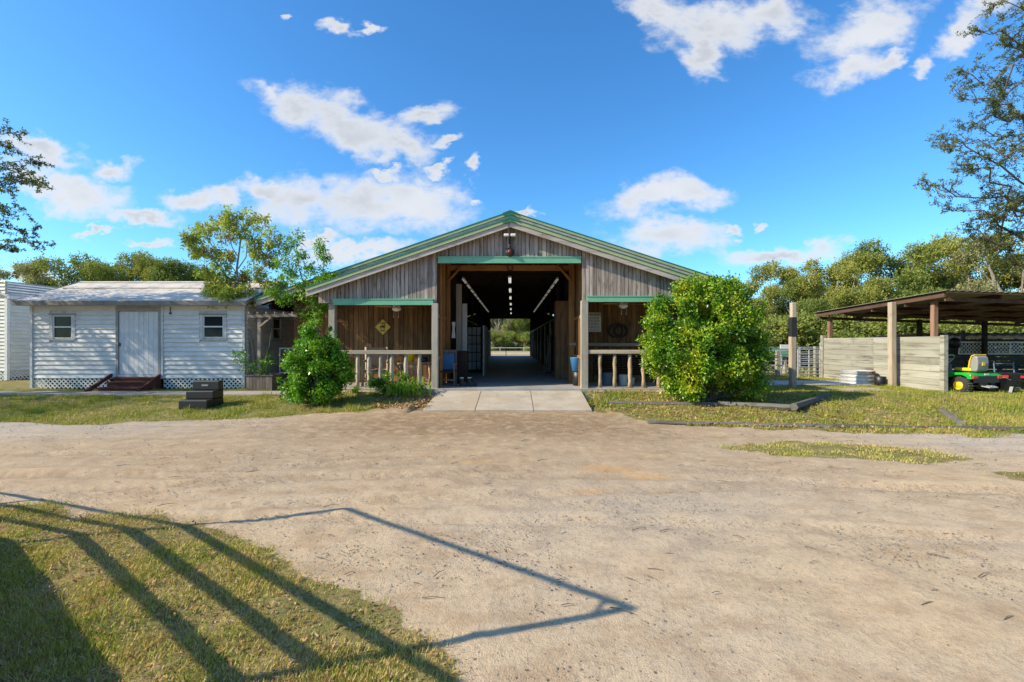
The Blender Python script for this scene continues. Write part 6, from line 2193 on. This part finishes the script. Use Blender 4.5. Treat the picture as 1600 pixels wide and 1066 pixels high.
# ------ right side of the aisle
s_ = MB(); s_.box(1.50, 1.96, 15.7, 16.3, FZ, 3.05); tag(s_.build('tall_cupboard', 'brown_board', bevel=.01), 'tall brown board cupboard on the right just inside the aisle', 'cupboard')
bt = empty('blue_tub', (2.0, 13.55, FZ), 'blue open tub resting on a dark bin behind the right door post', 'tub')
s_ = MB(); s_.lathe((0, 0, .42), [(.13, 0), (.19, .38), (.20, .40), (.18, .40), (.12, .03)], 16); part(s_, 'shell', 'blue_tub', bt, True)
bt.location = (1.88, 13.25, FZ)
s_ = MB(); s_.lathe((1.95, 13.3, FZ), [(.17, 0), (.2, .40), (.17, .41)], 14); tag(s_.build('dark_bin', 'black', smooth=True), 'dark round bin under the blue tub behind the right door post', 'bin')
for i, (px, Y, tilt, zt) in enumerate(((858, 19.0, .10, 2.2), (862, 18.4, -.02, 1.9), (855, 20.0, .16, 2.1))):
    t_ = empty('long_tool', (tx(px, Y), Y, FZ), ['broom', 'rake', 'fork'][i] + ' with a long pale handle leaning on the right side of the aisle', 'tool')
    s_ = MB(); s_.tube([(-.12, 0, .15), (-.12 + tilt * 2, .05, zt - FZ)], .016, 6); part(s_, 'handle', 'log', t_)
    s_ = MB(); s_.box(-.26, .02, -.03, .03, 0, .15 if i == 0 else .06)
    if i: [s_.box(-.26 + q * .05, -.25 + q * .05, -.01, .01, .0, .14) for q in range(6)]
    part(s_, 'head', 'cardboard' if i == 0 else 'dark_iron', t_)
# ------ porch things: left
ch = empty('log_armchair', (-3.95, 13.2, FZ), 'rustic log armchair behind the railing of the left porch', 'chair')
lg = lambda pts, r_, nm='log_frame': part(MB().tube(pts, r_, 8, True, .08), nm, 'log', ch, True)
for (x, y, h_) in ((-.34, -.28, .74), (.34, -.28, .74), (-.30, .30, 1.12), (.30, .30, 1.12)): lg([(x, y, 0), (x + .01, y, h_ / 2), (x, y, h_)], .038, 'leg')
for x in (-.34, .34): lg([(x, -.33, .70), (x * .95, .30, .72)], .035, 'armrest'); lg([(x, -.28, .2), (x, .28, .2)], .026, 'stretcher')
lg([(-.34, -.28, .40), (.34, -.28, .40)], .035, 'seat_rail'); lg([(-.34, -.28, .16), (.34, -.28, .16)], .026, 'stretcher')
part(MB().box(-.30, .30, -.26, .28, .42, .46), 'seat', 'planter', ch)
part(MB().prism([(-.26, .5), (.26, .5), (.24, 1.1), (-.24, 1.1)], 'y', .26, .30), 'backrest', 'cardboard', ch)
ch.rotation_euler = (0, 0, R(12))
bc = empty('log_bench', (-2.85, 13.3, FZ), 'rustic branch bench under the yellow bucket on the left porch', 'bench')
part(MB().tube([(-.5, 0, .62), (0, .02, .64), (.55, 0, .66)], .035, 8, True, .1), 'top_log', 'log', bc, True)
part(MB().box(-.48, .5, .04, .34, .60, .64), 'shelf', 'planter', bc)
for x in (-.42, 0, .42): part(MB().tube([(x, 0, 0), (x + .03, .02, .3), (x, 0, .62)], .03, 7, True, .1), 'leg', 'log', bc, True)
part(MB().tube([(-.42, 0, .1), (0, .0, .58)], .022, 7), 'brace', 'log', bc); part(MB().tube([(.42, 0, .12), (0, 0, .5)], .022, 7), 'brace', 'log', bc)
yb = empty('yellow_bucket', (tx(640, 13.3), 13.42, FZ + .645), 'bright yellow bucket standing on the branch bench of the left porch', 'bucket')
part(MB().lathe((0, 0, 0), [(.10, 0), (.13, .26), (.14, .27), (.125, .27), (.095, .02)], 18), 'shell', 'bucket_yellow', yb, True)
part(MB().tube([(math.cos(a) * .13, -.02 - abs(math.sin(a)) * .02, .26 - math.sin(a) * .12) for a in np.linspace(0, math.pi, 9)], .004, 5), 'handle', 'galv', yb)
s_ = MB(); s_.lathe((tx(663, 13.4), 13.45, FZ + .64), [(.08, 0), (.11, .08), (.09, .15), (.04, .19)], 12); tag(s_.build('dark_helmet', 'black', smooth=True), 'small dark riding helmet on the right end of the branch bench', 'helmet')
# ------ porch things: right
for (nm, px, Y, r_, h_, mt, lb_) in (('grey_blue_tub', 948, 13.5, .16, .36, 'blue_grey', 'blue-grey tub on the floor of the right porch'), ('white_bucket', 974, 13.5, .13, .30, 'white', 'white bucket with lid on the floor of the right porch'), ('white_jug', 988, 13.6, .07, .20, 'offwhite', 'small white jug right of the white bucket')):
    s_ = MB(); s_.lathe((tx(px, Y), Y, FZ), [(r_ * .85, 0), (r_, h_ * .93), (r_ * 1.06, h_ * .94), (r_ * 1.06, h_), (r_ * .3, h_ * 1.01)], 18)
    tag(s_.build(nm, mt, smooth=False), lb_, nm.split('_')[-1])

# ---------------------------------------------------------------- the board-bottomed pipe gate beside the camera (its shadow crosses the drive)
SDn = np.array([3.97 / 2.74, 1.2 / 2.74])
def base_of(sx_, sy_, z): return np.array([sx_, sy_]) - SDn * z
Bs = base_of(.722, 2.776, 2.2)       # foot of the post whose top throws the right-hand corner
As = base_of(-1.58, 4.41, 2.2)
gt_ = empty('yard_gate', (float((Bs[0] + As[0]) / 2), float((Bs[1] + As[1]) / 2), 0), 'tall pipe gate with a boarded bottom standing left of the camera, seen by its shadow', 'gate')


def g3(p, z): return (float(p[0]), float(p[1]), z)


ev = (Bs - As) / np.linalg.norm(Bs - As)
for p, r_ in ((As, .028), (Bs, .03)):
    MB().tube([g3(p, -.05), g3(p, 2.2)], r_, 10).build('post', 'galv', gt_)
MB().tube([g3(As, 2.2), g3(Bs, 2.2)], .025, 10).build('top_rail', 'galv', gt_)
for z in (1.30, 1.045, .80):
    MB().tube([g3(As, z), g3(Bs, z)], .030 if z > 1.2 else .034, 10).build('rail', 'galv', gt_)
for k in range(3):
    MB().bar(g3(As, .10 + k * .175), g3(Bs, .10 + k * .175), .03, .165).build('board', 'fence_plank', gt_)
MB().tube([g3(Bs - ev * .16, 2.2), g3(Bs, 2.04)], .014, 8).build('corner_brace', 'galv', gt_)
Cs = As + (-np.array([2.57, -.87]) / 2.713) * 4.2
g2 = empty('yard_fence', g3((As + Cs) / 2, 0), 'pipe fence with a boarded bottom running left from the tall gate', 'fence')
for p in (Cs, (As + Cs) / 2):
    MB().tube([g3(p, -.05), g3(p, 1.30)], .03, 10).build('post', 'galv', g2)
for z in (1.30, 1.06, .82):
    MB().tube([g3(As + (Cs - As) * .012, z), g3(Cs, z)], .022 if z > 1.2 else .026, 10).build('rail', 'galv', g2)
for k in range(3):
    MB().bar(g3(As + (Cs - As) * .012, .10 + k * .175), g3(Cs, .10 + k * .175), .03, .165).build('board', 'fence_plank', g2)
Ds = Bs + ev * 1.75
g3_ = empty('yard_fence', g3((Bs + Ds) / 2, 0), 'pipe fence with a boarded bottom running right behind the camera from the tall gate', 'fence')
MB().tube([g3(Ds, -.05), g3(Ds, 1.3)], .03, 10).build('post', 'galv', g3_)
for z in (1.30, .80):
    MB().tube([g3(Bs + ev * .05, z), g3(Ds, z)], .025, 10).build('rail', 'galv', g3_)
for k in range(3):
    MB().bar(g3(Bs + ev * .05, .10 + k * .175), g3(Ds, .10 + k * .175), .03, .165).build('board', 'fence_plank', g3_)

S.render.engine = 'CYCLES'
S.cycles.use_denoising = True
S.cycles.max_bounces = 8
S.cycles.transparent_max_bounces = 8
